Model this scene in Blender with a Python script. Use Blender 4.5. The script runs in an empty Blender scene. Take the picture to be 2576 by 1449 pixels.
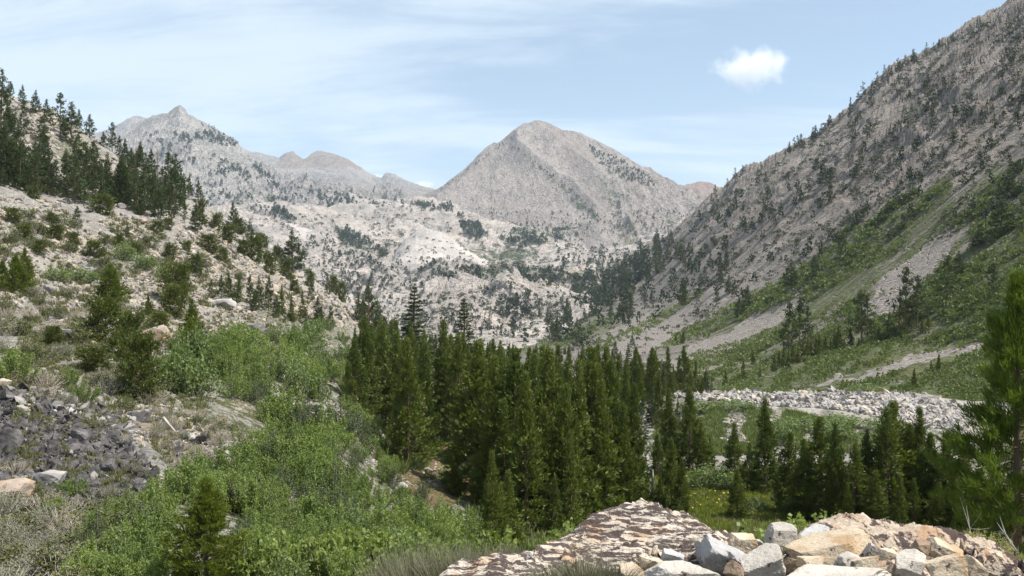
import bpy, math, random
import numpy as np
from mathutils import Vector, Matrix, Euler
from mathutils.bvhtree import BVHTree

S = bpy.context.scene
COL = S.collection
RNG = np.random.default_rng(7)
random.seed(7)

# ------------------------------------------------------------------ camera, world, sun, exposure
F = 2231.0                      # focal length in reference pixels (frame 2576 x 1449)
CX, CY = 1288.0, 724.5
cam = bpy.data.cameras.new('camera')
cam.sensor_width = 36.0
cam.lens = 36.0 * F / 2576.0
cam.clip_start = 0.1
cam.clip_end = 40000
co = bpy.data.objects.new('camera', cam)
COL.objects.link(co)
co.location = (0, 0, 0)
co.rotation_euler = (math.radians(90), 0, 0)
S.camera = co

SUN_DIR = Vector((0.80, -0.22, 0.0)).normalized()
SUN_EL = math.radians(58)
sun_vec = Vector((SUN_DIR.x * math.cos(SUN_EL), SUN_DIR.y * math.cos(SUN_EL), math.sin(SUN_EL)))
sl = bpy.data.lights.new('sun', 'SUN')
sl.energy = 5.0
sl.angle = math.radians(0.53)
sl.color = (1.0, 0.955, 0.89)
so = bpy.data.objects.new('sun', sl)
COL.objects.link(so)
so.rotation_euler = sun_vec.to_track_quat('Z', 'Y').to_euler()

S.view_settings.view_transform = 'Standard'
S.view_settings.look = 'None'
S.view_settings.gamma = 1.0
S.view_settings.exposure = 0.62
S.cycles.max_bounces = 6
S.cycles.diffuse_bounces = 3
S.cycles.glossy_bounces = 1
S.cycles.transmission_bounces = 3
S.cycles.transparent_max_bounces = 4
S.cycles.volume_bounces = 0
S.cycles.use_denoising = True
S.cycles.caustics_reflective = False
S.cycles.caustics_refractive = False


def nd(nt, typ, **kw):
    n = nt.nodes.new(typ)
    for k, v in kw.items():
        if k == 'ins':
            for a, b in v.items():
                n.inputs[a].default_value = b
        else:
            setattr(n, k, v)
    return n


def math_node(nt, op, a, b=None, c=None, clamp=False):
    n = nt.nodes.new('ShaderNodeMath')
    n.operation = op
    n.use_clamp = clamp
    for i, v in enumerate((a, b, c)):
        if v is None:
            continue
        if isinstance(v, (int, float)):
            n.inputs[i].default_value = v
        else:
            nt.links.new(v, n.inputs[i])
    return n.outputs[0]


def mixc(nt, f, a, b, mode='MIX'):
    n = nt.nodes.new('ShaderNodeMix')
    n.data_type = 'RGBA'
    n.blend_type = mode
    for i, v in ((0, f), (6, a), (7, b)):
        if isinstance(v, (int, float)):
            n.inputs[i].default_value = v
        elif isinstance(v, tuple):
            n.inputs[i].default_value = (v[0], v[1], v[2], 1)
        else:
            nt.links.new(v, n.inputs[i])
    return n.outputs[2]


def ramp(nt, v, lo, hi):
    """smooth 0..1 between lo and hi"""
    n = nt.nodes.new('ShaderNodeMapRange')
    n.interpolation_type = 'SMOOTHSTEP'
    n.inputs['From Min'].default_value = lo
    n.inputs['From Max'].default_value = hi
    nt.links.new(v, n.inputs['Value'])
    return n.outputs['Result']


def noise(nt, vec, scale, detail=6, rough=0.55, stretch=None, rot=None, dist=0.0, off=None):
    if stretch or rot or off:
        m = nt.nodes.new('ShaderNodeMapping')
        if stretch:
            m.inputs['Scale'].default_value = stretch
        if rot:
            m.inputs['Rotation'].default_value = rot
        if off:
            m.inputs['Location'].default_value = off
        nt.links.new(vec, m.inputs['Vector'])
        vec = m.outputs[0]
    n = nt.nodes.new('ShaderNodeTexNoise')
    n.inputs['Scale'].default_value = scale
    n.inputs['Detail'].default_value = detail
    n.inputs['Roughness'].default_value = rough
    n.inputs['Distortion'].default_value = dist
    nt.links.new(vec, n.inputs['Vector'])
    return n.outputs['Fac']


# ---- sky: Nishita with thin high cirrus mixed in by direction
world = bpy.data.worlds.new('World')
S.world = world
world.use_nodes = True
nt = world.node_tree
nt.nodes.clear()
sky = nd(nt, 'ShaderNodeTexSky', sky_type='NISHITA', sun_disc=False)
sky.sun_elevation = SUN_EL
sky.sun_rotation = math.atan2(sun_vec.x, sun_vec.y)
sky.altitude = 900
sky.air_density = 1.0
sky.dust_density = 2.2
sky.ozone_density = 1.0
tc = nd(nt, 'ShaderNodeTexCoord')
sep = nd(nt, 'ShaderNodeSeparateXYZ')
nt.links.new(tc.outputs['Generated'], sep.inputs[0])
den = math_node(nt, 'ADD', math_node(nt, 'MAXIMUM', sep.outputs['Z'], 0.0), 0.22)
cmb = nd(nt, 'ShaderNodeCombineXYZ')
nt.links.new(math_node(nt, 'DIVIDE', sep.outputs['X'], den), cmb.inputs[0])
nt.links.new(math_node(nt, 'DIVIDE', sep.outputs['Y'], den), cmb.inputs[1])
v = cmb.outputs[0]
c1 = noise(nt, v, 1.0, 7, 0.58, stretch=(0.55, 1.25, 1), rot=(0, 0, 0.5), dist=0.9, off=(3.1, 1.2, 0))
c2 = noise(nt, v, 3.2, 7, 0.62, stretch=(0.45, 1.6, 1), rot=(0, 0, 0.75), dist=0.6, off=(7.0, 4.0, 0))
cc = math_node(nt, 'ADD', math_node(nt, 'MULTIPLY', c1, 0.60), math_node(nt, 'MULTIPLY', c2, 0.40))
cf = math_node(nt, 'ADD', math_node(nt, 'MULTIPLY', ramp(nt, cc, 0.41, 0.62), 0.60), 0.26)
skyb = mixc(nt, 1.0, sky.outputs[0], (0.92, 1.0, 1.0), 'MULTIPLY')
cloudcol = mixc(nt, 0.0, (5.25, 6.05, 6.75), (1, 1, 1))
skyc = mixc(nt, cf, skyb, cloudcol)
bg = nd(nt, 'ShaderNodeBackground')
bg.inputs['Strength'].default_value = 0.102
nt.links.new(skyc, bg.inputs['Color'])
ow = nd(nt, 'ShaderNodeOutputWorld')
nt.links.new(bg.outputs[0], ow.inputs[0])


# ------------------------------------------------------------------ numeric noise
def _h(x, y, z, seed):
    n = (x.astype(np.int64) * 374761393 + y.astype(np.int64) * 668265263 + z.astype(np.int64) * 2147483647 + seed * 144269504) & 0xFFFFFFFF
    n = ((n ^ (n >> 13)) * 1274126177) & 0xFFFFFFFF
    n = ((n ^ (n >> 16)) * 2246822519) & 0xFFFFFFFF
    n = n ^ (n >> 15)
    return (n & 0xFFFF) / 65535.0


def vn2(x, y, seed=0):
    xi, yi = np.floor(x), np.floor(y)
    fx, fy = x - xi, y - yi
    fx = fx * fx * fx * (fx * (fx * 6 - 15) + 10)
    fy = fy * fy * fy * (fy * (fy * 6 - 15) + 10)
    z = np.zeros_like(xi)
    a = _h(xi, yi, z, seed); b = _h(xi + 1, yi, z, seed)
    c = _h(xi, yi + 1, z, seed); d = _h(xi + 1, yi + 1, z, seed)
    return (a + (b - a) * fx) * (1 - fy) + (c + (d - c) * fx) * fy - 0.5


def vn3(x, y, z, seed=0):
    xi, yi, zi = np.floor(x), np.floor(y), np.floor(z)
    fx, fy, fz = x - xi, y - yi, z - zi
    fx = fx * fx * (3 - 2 * fx); fy = fy * fy * (3 - 2 * fy); fz = fz * fz * (3 - 2 * fz)
    def lay(k):
        a = _h(xi, yi, zi + k, seed); b = _h(xi + 1, yi, zi + k, seed)
        c = _h(xi, yi + 1, zi + k, seed); d = _h(xi + 1, yi + 1, zi + k, seed)
        return (a + (b - a) * fx) * (1 - fy) + (c + (d - c) * fx) * fy
    return lay(0) * (1 - fz) + lay(1) * fz - 0.5


def fbm(x, y, octv=5, seed=0, gain=0.5, ridged=False):
    s = np.zeros_like(x); a = 1.0; f = 1.0
    for o in range(octv):
        n = vn2(x * f + 17.3 * o, y * f - 9.1 * o, seed + o)
        if ridged:
            n = 0.5 - np.abs(n) * 2
        s += a * n
        a *= gain; f *= 2.03
    return s


def fbm3(p, octv=4, seed=0, gain=0.5):
    s = np.zeros(len(p)); a = 1.0; f = 1.0
    for o in range(octv):
        s += a * vn3(p[:, 0] * f + 3.7 * o, p[:, 1] * f, p[:, 2] * f - 5.1 * o, seed + o)
        a *= gain; f *= 2.03
    return s


def cells(x, y, seed=0, jit=0.85):
    """nearest jittered cell: random value, offsets to its centre, distance to the border"""
    xi, yi = np.floor(x), np.floor(y)
    z = np.zeros_like(xi)
    f1 = np.full(x.shape, 9.0); f2 = np.full(x.shape, 9.0)
    rv = np.zeros(x.shape); dx = np.zeros(x.shape); dy = np.zeros(x.shape); r2 = np.zeros(x.shape)
    for i in (-1, 0, 1):
        for j in (-1, 0, 1):
            cx = xi + i; cy = yi + j
            ax = cx + 0.5 + (_h(cx, cy, z, seed) - 0.5) * jit; ay = cy + 0.5 + (_h(cx, cy, z, seed + 77) - 0.5) * jit
            d = np.hypot(x - ax, y - ay)
            n = d < f1
            f2 = np.where(n, f1, np.minimum(f2, d))
            rv = np.where(n, _h(cx, cy, z, seed + 5), rv); r2 = np.where(n, _h(cx, cy, z, seed + 6), r2)
            dx = np.where(n, x - ax, dx); dy = np.where(n, y - ay, dy)
            f1 = np.where(n, d, f1)
    return rv, r2, dx, dy, f2 - f1


# ------------------------------------------------------------------ mesh helpers
def mesh_np(name, verts, faces, mats=(), midx=None, smooth=False, attr=None):
    """verts (N,3); faces (M,3|4) array or list of such arrays"""
    if isinstance(faces, np.ndarray):
        faces = [faces]
    me = bpy.data.meshes.new(name)
    nv = len(verts)
    me.vertices.add(nv)
    me.vertices.foreach_set('co', np.asarray(verts, dtype=np.float32).ravel())
    faces = [f for f in faces if len(f)]
    loops = np.concatenate([f.ravel() for f in faces]).astype(np.int32)
    sizes = np.concatenate([np.full(len(f), f.shape[1]) for f in faces]).astype(np.int32)
    starts = np.concatenate([[0], np.cumsum(sizes)[:-1]]).astype(np.int32)
    me.loops.add(len(loops))
    me.loops.foreach_set('vertex_index', loops)
    me.polygons.add(len(sizes))
    me.polygons.foreach_set('loop_start', starts)
    me.polygons.foreach_set('loop_total', sizes)
    for m in mats:
        me.materials.append(m)
    if midx is not None:
        me.polygons.foreach_set('material_index', np.asarray(midx, dtype=np.int32))
    me.polygons.foreach_set('use_smooth', np.full(len(sizes), smooth))
    if attr is not None:
        a = me.attributes.new('mask', 'FLOAT_COLOR', 'POINT')
        a.data.foreach_set('color', np.asarray(attr, dtype=np.float32).ravel())
    me.update(calc_edges=True)
    me.validate()
    return me


def link(name, me, parent=None, label=None, cat=None, group=None, kind=None, loc=None, rot=None, scale=None):
    o = bpy.data.objects.new(name, me)
    COL.objects.link(o)
    if parent:
        o.parent = parent
    if label:
        o['label'] = label
    if cat:
        o['category'] = cat
    if group:
        o['group'] = group
    if kind:
        o['kind'] = kind
    if loc is not None:
        o.location = loc
    if rot is not None:
        o.rotation_euler = rot
    if scale is not None:
        o.scale = scale
    return o


def P(x, y, d):
    return np.array([(x - CX) / F * d, d, (CY - y) / F * d])


# ------------------------------------------------------------------ land forms: height fields given by lines that run across the valley
class Land:
    def __init__(self, rows, ncol, nsub, xr=(-420, 3000), extra=None, nz=None, smooth=0):
        xs = np.linspace(xr[0], xr[1], ncol)
        if extra is not None:
            xs = np.concatenate([CX + F * np.array(extra[0]), xs, CX + F * np.array(extra[1])])
        self.s = (xs - CX) / F
        xc = np.clip(xs, -3000, 6000)
        K = len(rows)
        Y = np.zeros((K, len(xs))); Z = np.zeros((K, len(xs)))
        for k, r in enumerate(rows):
            a = np.array(sorted(r), dtype=float)
            yy = np.interp(xc, a[:, 0], a[:, 1]); dd = np.interp(xc, a[:, 0], a[:, 2])
            Y[k] = dd; Z[k] = (CY - yy) / F * dd
        for k in range(1, K):
            Y[k] = np.maximum(Y[k], Y[k - 1] * 1.01)
        YY, ZZ = [], []
        for k in range(K - 1):
            n = nsub[k]
            for j in range(n):
                t = j / n
                y = Y[k] * (Y[k + 1] / Y[k]) ** t
                YY.append(y)
                ZZ.append(Z[k] + (Z[k + 1] - Z[k]) * (y - Y[k]) / (Y[k + 1] - Y[k]))
        YY.append(Y[-1]); ZZ.append(Z[-1])
        self.Y = np.array(YY); Zg = np.array(ZZ)
        if smooth:
            kx = np.arange(-3 * smooth, 3 * smooth + 1); kr = np.exp(-kx ** 2 / (2.0 * smooth ** 2)); kr /= kr.sum()
            pad = len(kx) // 2
            Zp = np.pad(Zg, ((pad, pad), (0, 0)), mode='reflect', reflect_type='odd')
            Zg = sum(kr[i] * Zp[i:i + Zg.shape[0]] for i in range(len(kx)))
        self.X = self.s[None, :] * self.Y
        if nz is not None:
            Zg = Zg + nz(self.X, self.Y, Zg)
        self.Z = Zg
        self.px = CX + F * self.X / self.Y
        self.py = CY - F * self.Z / self.Y

    def mesh(self, name, mat, attr=None, label=None, kind='structure'):
        R, C = self.Y.shape
        v = np.stack([self.X, self.Y, self.Z], -1).reshape(-1, 3)
        i = np.arange(R * C).reshape(R, C)
        f = np.stack([i[:-1, :-1], i[:-1, 1:], i[1:, 1:], i[1:, :-1]], -1).reshape(-1, 4)
        me = mesh_np(name, v, f, [mat], smooth=True, attr=attr.reshape(-1, 4) if attr is not None else None)
        return link(name, me, kind=kind, label=label)

    def pix(self, x, y):
        """ground point seen at reference pixel (x, y)"""
        s = (x - CX) / F
        c = int(np.clip(np.searchsorted(self.s, s), 0, len(self.s) - 1))
        py = self.py[:, c]
        hit = np.nonzero(py <= y)[0]
        hit = hit[hit > 0]
        if len(hit) == 0:
            j = int(np.argmin(py)); yy = self.Y[j, c]; z = self.Z[j, c]
        else:
            j = hit[0]
            a, b = py[j - 1], py[j]
            t = 0 if a == b else np.clip((a - y) / (a - b), 0, 1)
            yy = self.Y[j - 1, c] + t * (self.Y[j, c] - self.Y[j - 1, c])
            z = self.Z[j - 1, c] + t * (self.Z[j, c] - self.Z[j - 1, c])
        return np.array([s * yy, yy, z])

    def at(self, X, Y):
        s = X / Y
        c = int(np.clip(np.searchsorted(self.s, s), 0, len(self.s) - 1))
        return float(np.interp(Y, self.Y[:, c], self.Z[:, c]))

    def atv(self, X, Y):
        return np.array([self.at(a, b) for a, b in zip(X, Y)])


def inpoly(px, py, poly):
    poly = np.asarray(poly, float)
    r = np.zeros(px.shape, bool)
    x0, y0 = poly[-1]
    for x1, y1 in poly:
        c = ((y0 > py) != (y1 > py)) & (px < (x1 - x0) * (py - y0) / ((y1 - y0) or 1e-9) + x0)
        r ^= c
        x0, y0 = x1, y1
    return r


def gauss_blur_mask(m, n=2):
    m = m.astype(float)
    for _ in range(n):
        m[1:-1] = (m[:-2] + 2 * m[1:-1] + m[2:]) / 4
        m[:, 1:-1] = (m[:, :-2] + 2 * m[:, 1:-1] + m[:, 2:]) / 4
    return m


# ------------------------------------------------------------------ materials
def new_mat(name):
    m = bpy.data.materials.new(name)
    m.use_nodes = True
    t = m.node_tree
    t.nodes.clear()
    return m, t


def finish(t, col, rough=0.9, bump=None, bstr=0.5, bdist=1.0, spec=0.2):
    b = nd(t, 'ShaderNodeBsdfPrincipled')
    b.inputs['Roughness'].default_value = rough
    b.inputs['Specular IOR Level'].default_value = spec
    if isinstance(col, tuple):
        b.inputs['Base Color'].default_value = (*col, 1)
    else:
        t.links.new(col, b.inputs['Base Color'])
    if bump is not None:
        bp = nd(t, 'ShaderNodeBump')
        bp.inputs['Strength'].default_value = bstr
        bp.inputs['Distance'].default_value = bdist
        t.links.new(bump, bp.inputs['Height'])
        t.links.new(bp.outputs[0], b.inputs['Normal'])
    o = nd(t, 'ShaderNodeOutputMaterial')
    t.links.new(b.outputs[0], o.inputs[0])
    return b


def land_mat(name, pale, mid, dark, veg, brown, sc, stretch=(1, 1, 1), rot=(0, 0, 0), bump=1.0, bdist=1.0, crack=0.35, spots=None):
    """rock ground: three rock tones by noise, cracks, plus vegetation (mask R), pale scree (mask G), brown (mask B), dark rock (mask A)"""
    m, t = new_mat(name)
    tcn = nd(t, 'ShaderNodeTexCoord')
    vec = tcn.outputs['Object']
    n1 = noise(t, vec, sc, 7, 0.6, stretch=stretch, rot=rot)
    n2 = noise(t, vec, sc * 5.3, 6, 0.65, stretch=stretch, rot=rot, off=(11, 3, 5))
    n3 = noise(t, vec, sc * 24, 4, 0.7, off=(1, 7, 2))
    col = mixc(t, ramp(t, n1, 0.38, 0.62), mid, pale)
    col = mixc(t, ramp(t, n2, 0.56, 0.70), col, dark)
    vo = nd(t, 'ShaderNodeTexVoronoi', feature='DISTANCE_TO_EDGE')
    mp = nd(t, 'ShaderNodeMapping')
    mp.inputs['Scale'].default_value = (stretch[0], stretch[1], stretch[2] * 2.2)
    mp.inputs['Rotation'].default_value = rot
    wv = nd(t, 'ShaderNodeVectorMath', operation='ADD')
    nc = nd(t, 'ShaderNodeTexNoise')
    nc.inputs['Scale'].default_value = sc * 3
    t.links.new(vec, nc.inputs['Vector'])
    sv = nd(t, 'ShaderNodeVectorMath', operation='SCALE')
    sv.inputs['Scale'].default_value = 0.7 / sc
    t.links.new(nc.outputs['Color'], sv.inputs[0])
    t.links.new(vec, wv.inputs[0]); t.links.new(sv.outputs[0], wv.inputs[1])
    t.links.new(wv.outputs[0], mp.inputs['Vector'])
    t.links.new(mp.outputs[0], vo.inputs['Vector'])
    vo.inputs['Scale'].default_value = sc * 6
    ce = ramp(t, vo.outputs['Distance'], 0.0, 0.06)
    cr = math_node(t, 'MULTIPLY', math_node(t, 'SUBTRACT', 1.0, ce), crack)
    col = mixc(t, cr, col, dark)
    # masks
    at = nd(t, 'ShaderNodeAttribute', attribute_name='mask')
    sp = nd(t, 'ShaderNodeSeparateColor')
    t.links.new(at.outputs['Color'], sp.inputs[0])
    nn = math_node(t, 'SUBTRACT', math_node(t, 'ADD', math_node(t, 'MULTIPLY', n2, 0.6), math_node(t, 'MULTIPLY', n3, 0.4)), 0.5)
    def msk(src, w=2.4, lo=0.42, hi=0.6):
        return ramp(t, math_node(t, 'ADD', src, math_node(t, 'MULTIPLY', nn, w)), lo, hi)
    pal2 = tuple(min(1, c * 1.15) for c in pale)
    scree = mixc(t, ramp(t, n3, 0.4, 0.62), tuple(c * 0.92 for c in pale), pal2)
    col = mixc(t, msk(sp.outputs['Green'], 1.2), col, scree)
    col = mixc(t, msk(sp.outputs['Blue'], 1.6), col, mixc(t, ramp(t, n3, 0.35, 0.65), tuple(c * 0.7 for c in brown), brown))
    col = mixc(t, msk(at.outputs['Alpha'], 1.6), col, mixc(t, ramp(t, n3, 0.35, 0.65), tuple(c * 0.7 for c in dark), tuple(c * 1.5 for c in dark)))
    vg = mixc(t, ramp(t, n3, 0.35, 0.65), tuple(c * 0.55 for c in veg), tuple(c * 1.15 for c in veg))
    vg = mixc(t, ramp(t, n1, 0.45, 0.65), vg, tuple((a * 0.6 + b * 0.4) for a, b in zip(veg, brown)))
    vm = msk(sp.outputs['Red'], 2.6)
    col = mixc(t, vm, col, vg)
    h = math_node(t, 'ADD', math_node(t, 'MULTIPLY', n2, 1.0), math_node(t, 'MULTIPLY', n3, 0.45))
    h = math_node(t, 'ADD', h, math_node(t, 'MULTIPLY', ce, 0.25))
    finish(t, col, 0.92, h, bump, bdist)
    return m


def leaf_mat(name, a, b, trans=0.25, dead=None, hue=0.5, rough=0.55, spec=0.25):
    m, t = new_mat(name)
    oi = nd(t, 'ShaderNodeObjectInfo')
    tcn = nd(t, 'ShaderNodeTexCoord')
    n1 = noise(t, tcn.outputs['Object'], 9.0, 3, 0.6)
    f = math_node(t, 'ADD', math_node(t, 'MULTIPLY', oi.outputs['Random'], hue), math_node(t, 'MULTIPLY', ramp(t, n1, 0.3, 0.7), 1 - hue))
    geo = nd(t, 'ShaderNodeNewGeometry')
    f = math_node(t, 'ADD', math_node(t, 'MULTIPLY', f, 0.7), math_node(t, 'MULTIPLY', geo.outputs['Random Per Island'], 0.3))
    col = mixc(t, f, a, b)
    if dead:
        k = math_node(t, 'GREATER_THAN', geo.outputs['Random Per Island'], 0.965)
        col = mixc(t, k, col, dead)
    p = nd(t, 'ShaderNodeBsdfPrincipled')
    p.inputs['Roughness'].default_value = rough
    p.inputs['Specular IOR Level'].default_value = spec
    t.links.new(col, p.inputs['Base Color'])
    tr = nd(t, 'ShaderNodeBsdfTranslucent')
    t.links.new(mixc(t, 1.0, col, (1.25, 1.3, 0.6), 'MULTIPLY'), tr.inputs['Color'])
    mx = nd(t, 'ShaderNodeMixShader')
    mx.inputs[0].default_value = trans
    t.links.new(p.outputs[0], mx.inputs[1]); t.links.new(tr.outputs[0], mx.inputs[2])
    o = nd(t, 'ShaderNodeOutputMaterial')
    t.links.new(mx.outputs[0], o.inputs[0])
    return m


def bark_mat(name, a, b, sc=8):
    m, t = new_mat(name)
    tcn = nd(t, 'ShaderNodeTexCoord')
    n1 = noise(t, tcn.outputs['Object'], sc, 5, 0.6, stretch=(1, 1, 0.25))
    finish(t, mixc(t, ramp(t, n1, 0.35, 0.65), a, b), 0.9, n1, 0.6, 0.05)
    return m


def rock_mat(name, a, b, dark, lichen=0.0, sc=3.0, stain=None, stretch=(1, 1, 1), rot=(0, 0, 0), bdist=0.03, lsc=1.0):
    m, t = new_mat(name)
    tcn = nd(t, 'ShaderNodeTexCoord')
    oi = nd(t, 'ShaderNodeObjectInfo')
    vec = tcn.outputs['Object']
    n1 = noise(t, vec, sc, 6, 0.6)
    n2 = noise(t, vec, sc * 6, 6, 0.7)
    n3 = noise(t, vec, sc * 30, 3, 0.7)
    col = mixc(t, ramp(t, n1, 0.35, 0.65), a, b)
    col = mixc(t, math_node(t, 'MULTIPLY', ramp(t, n2, 0.55, 0.72), 0.55), col, dark)
    col = mixc(t, math_node(t, 'MULTIPLY', ramp(t, n3, 0.55, 0.64), 0.6), col, dark)
    if stain:
        n4 = noise(t, vec, sc * 1.4, 5, 0.6, off=(5, 5, 5))
        col = mixc(t, math_node(t, 'MULTIPLY', ramp(t, n4, 0.5, 0.66), 0.8), col, stain)
    if lichen > 0:
        n5 = noise(t, vec, sc * 2.0 * lsc, 8, 0.72, stretch=stretch, rot=rot, off=(2, 9, 4))
        col = mixc(t, math_node(t, 'MULTIPLY', ramp(t, n5, 0.62 - lichen * 0.2, 0.66 - lichen * 0.2), 0.92), col, (0.045, 0.03, 0.03))
    br = math_node(t, 'ADD', math_node(t, 'MULTIPLY', oi.outputs['Random'], 0.35), 0.8)
    col = mixc(t, 1.0, col, br, 'MULTIPLY')
    h = math_node(t, 'ADD', n2, math_node(t, 'MULTIPLY', n3, 0.3))
    finish(t, col, 0.88, h, 0.8, bdist)
    return m


M = {}
M['near'] = land_mat('granite_hillside', (0.46, 0.42, 0.365), (0.31, 0.285, 0.255), (0.10, 0.095, 0.09), (0.115, 0.135, 0.05), (0.29, 0.185, 0.10), 0.35, bump=0.9, bdist=0.6, crack=0.45)
M['right'] = land_mat('grey_talus_slope', (0.365, 0.322, 0.282), (0.265, 0.228, 0.196), (0.12, 0.11, 0.103), (0.145, 0.170, 0.065), (0.22, 0.185, 0.10), 0.030, stretch=(0.22, 1.0, 0.3), bump=1.0, bdist=8.0, crack=0.2)
M['basin'] = land_mat('pale_granite_slabs', (0.46, 0.405, 0.36), (0.34, 0.305, 0.275), (0.18, 0.17, 0.165), (0.06, 0.085, 0.04), (0.46, 0.335, 0.265), 0.012, stretch=(0.7, 1.0, 1.8), bump=0.9, bdist=8.0, crack=0.4)
M['dome'] = land_mat('smooth_granite_dome', (0.42, 0.38, 0.345), (0.335, 0.305, 0.28), (0.20, 0.19, 0.18), (0.07, 0.095, 0.045), (0.42, 0.31, 0.25), 0.010, stretch=(1.6, 1.0, 0.5), rot=(0, 0.5, 0), bump=0.6, bdist=4.0, crack=0.3)
M['left_peak'] = land_mat('grey_granite_peak', (0.47, 0.435, 0.40), (0.33, 0.31, 0.295), (0.16, 0.157, 0.157), (0.06, 0.085, 0.04), (0.36, 0.31, 0.26), 0.008, stretch=(1.3, 1.0, 0.6), bump=1.0, bdist=22.0, crack=0.4)
M['central'] = land_mat('grey_brown_peak', (0.31, 0.272, 0.245), (0.245, 0.212, 0.19), (0.15, 0.138, 0.135), (0.075, 0.10, 0.045), (0.33, 0.25, 0.185), 0.006, stretch=(1.6, 0.5, 0.5), bump=1.0, bdist=16.0, crack=0.12)
M['far'] = land_mat('far_grey_rock', (0.34, 0.30, 0.27), (0.26, 0.235, 0.22), (0.15, 0.14, 0.14), (0.08, 0.1, 0.06), (0.30, 0.24, 0.20), 0.004, bump=1.0, bdist=30.0, crack=0.1)
M['red'] = land_mat('far_red_rock', (0.33, 0.22, 0.17), (0.26, 0.18, 0.145), (0.20, 0.155, 0.135), (0.08, 0.1, 0.06), (0.35, 0.20, 0.13), 0.004, bump=1.0, bdist=30.0, crack=0.1)

M['pine'] = leaf_mat('pine_needles', (0.045, 0.074, 0.016), (0.145, 0.172, 0.034), 0.27, hue=0.6)
M['pine_far'] = leaf_mat('conifer_needles', (0.034, 0.054, 0.020), (0.085, 0.108, 0.032), 0.2)
M['pine_mtn'] = leaf_mat('mountain_conifer_needles', (0.024, 0.038, 0.020), (0.056, 0.074, 0.032), 0.15)
M['pine_yellow'] = leaf_mat('bright_pine_needles', (0.055, 0.088, 0.014), (0.17, 0.20, 0.028), 0.28)
M['juniper'] = leaf_mat('dark_shrub_needles', (0.050, 0.072, 0.016), (0.13, 0.145, 0.032), 0.2)
M['fir'] = leaf_mat('blue_fir_needles', (0.045, 0.075, 0.055), (0.09, 0.13, 0.09), 0.15)
M['aspen'] = leaf_mat('aspen_leaves', (0.080, 0.125, 0.030), (0.25, 0.31, 0.09), 0.38, hue=0.75)
M['aspen_dark'] = leaf_mat('dark_willow_leaves', (0.045, 0.065, 0.025), (0.085, 0.105, 0.040), 0.2)
M['aspen_far'] = leaf_mat('willow_leaves', (0.085, 0.125, 0.042), (0.19, 0.24, 0.085), 0.32)
M['aspen_near'] = leaf_mat('bright_aspen_leaves', (0.11, 0.155, 0.035), (0.25, 0.30, 0.085), 0.4, rough=0.4)
M['olive'] = leaf_mat('scrub_leaves', (0.075, 0.085, 0.03), (0.13, 0.14, 0.05), 0.2)
M['sage'] = leaf_mat('sage_leaves', (0.11, 0.115, 0.07), (0.225, 0.21, 0.14), 0.15)
M['dry'] = leaf_mat('dry_stems', (0.18, 0.14, 0.085), (0.32, 0.26, 0.17), 0.1)
M['ybush'] = leaf_mat('yellow_green_shrub', (0.20, 0.20, 0.06), (0.38, 0.36, 0.14), 0.2)
M['grass'] = leaf_mat('meadow_grass', (0.10, 0.14, 0.025), (0.24, 0.25, 0.05), 0.3)
M['bark'] = bark_mat('brown_bark', (0.10, 0.065, 0.045), (0.20, 0.14, 0.10))
M['bark_red'] = bark_mat('orange_bark', (0.40, 0.20, 0.08), (0.55, 0.30, 0.14))
M['bark_grey'] = bark_mat('grey_dead_wood', (0.30, 0.27, 0.24), (0.55, 0.52, 0.47))
M['bark_aspen'] = bark_mat('pale_stem', (0.28, 0.26, 0.20), (0.45, 0.43, 0.35))
M['rust'] = leaf_mat('rust_needles', (0.16, 0.07, 0.035), (0.26, 0.13, 0.06), 0.1)


# ------------------------------------------------------------------ the land
def nz_near(X, Y, Z):
    a = np.clip((Y - 14) / 60, 0, 1)
    left = np.clip((-X / Y + 0.02) / 0.08, 0, 1)
    n = fbm(X / 22, Y / 22, 5, 3) * (0.5 + 3.2 * left) * a
    n += fbm(X / 5, Y / 5, 4, 9, ridged=True) * (0.10 + 0.75 * left) * np.clip((Y - 10) / 60, 0.10, 1)
    n += fbm(X / 1.3, Y / 1.3, 3, 21) * 0.10
    return n * np.clip((Y - 5) / 15, 0.05, 1)


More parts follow.
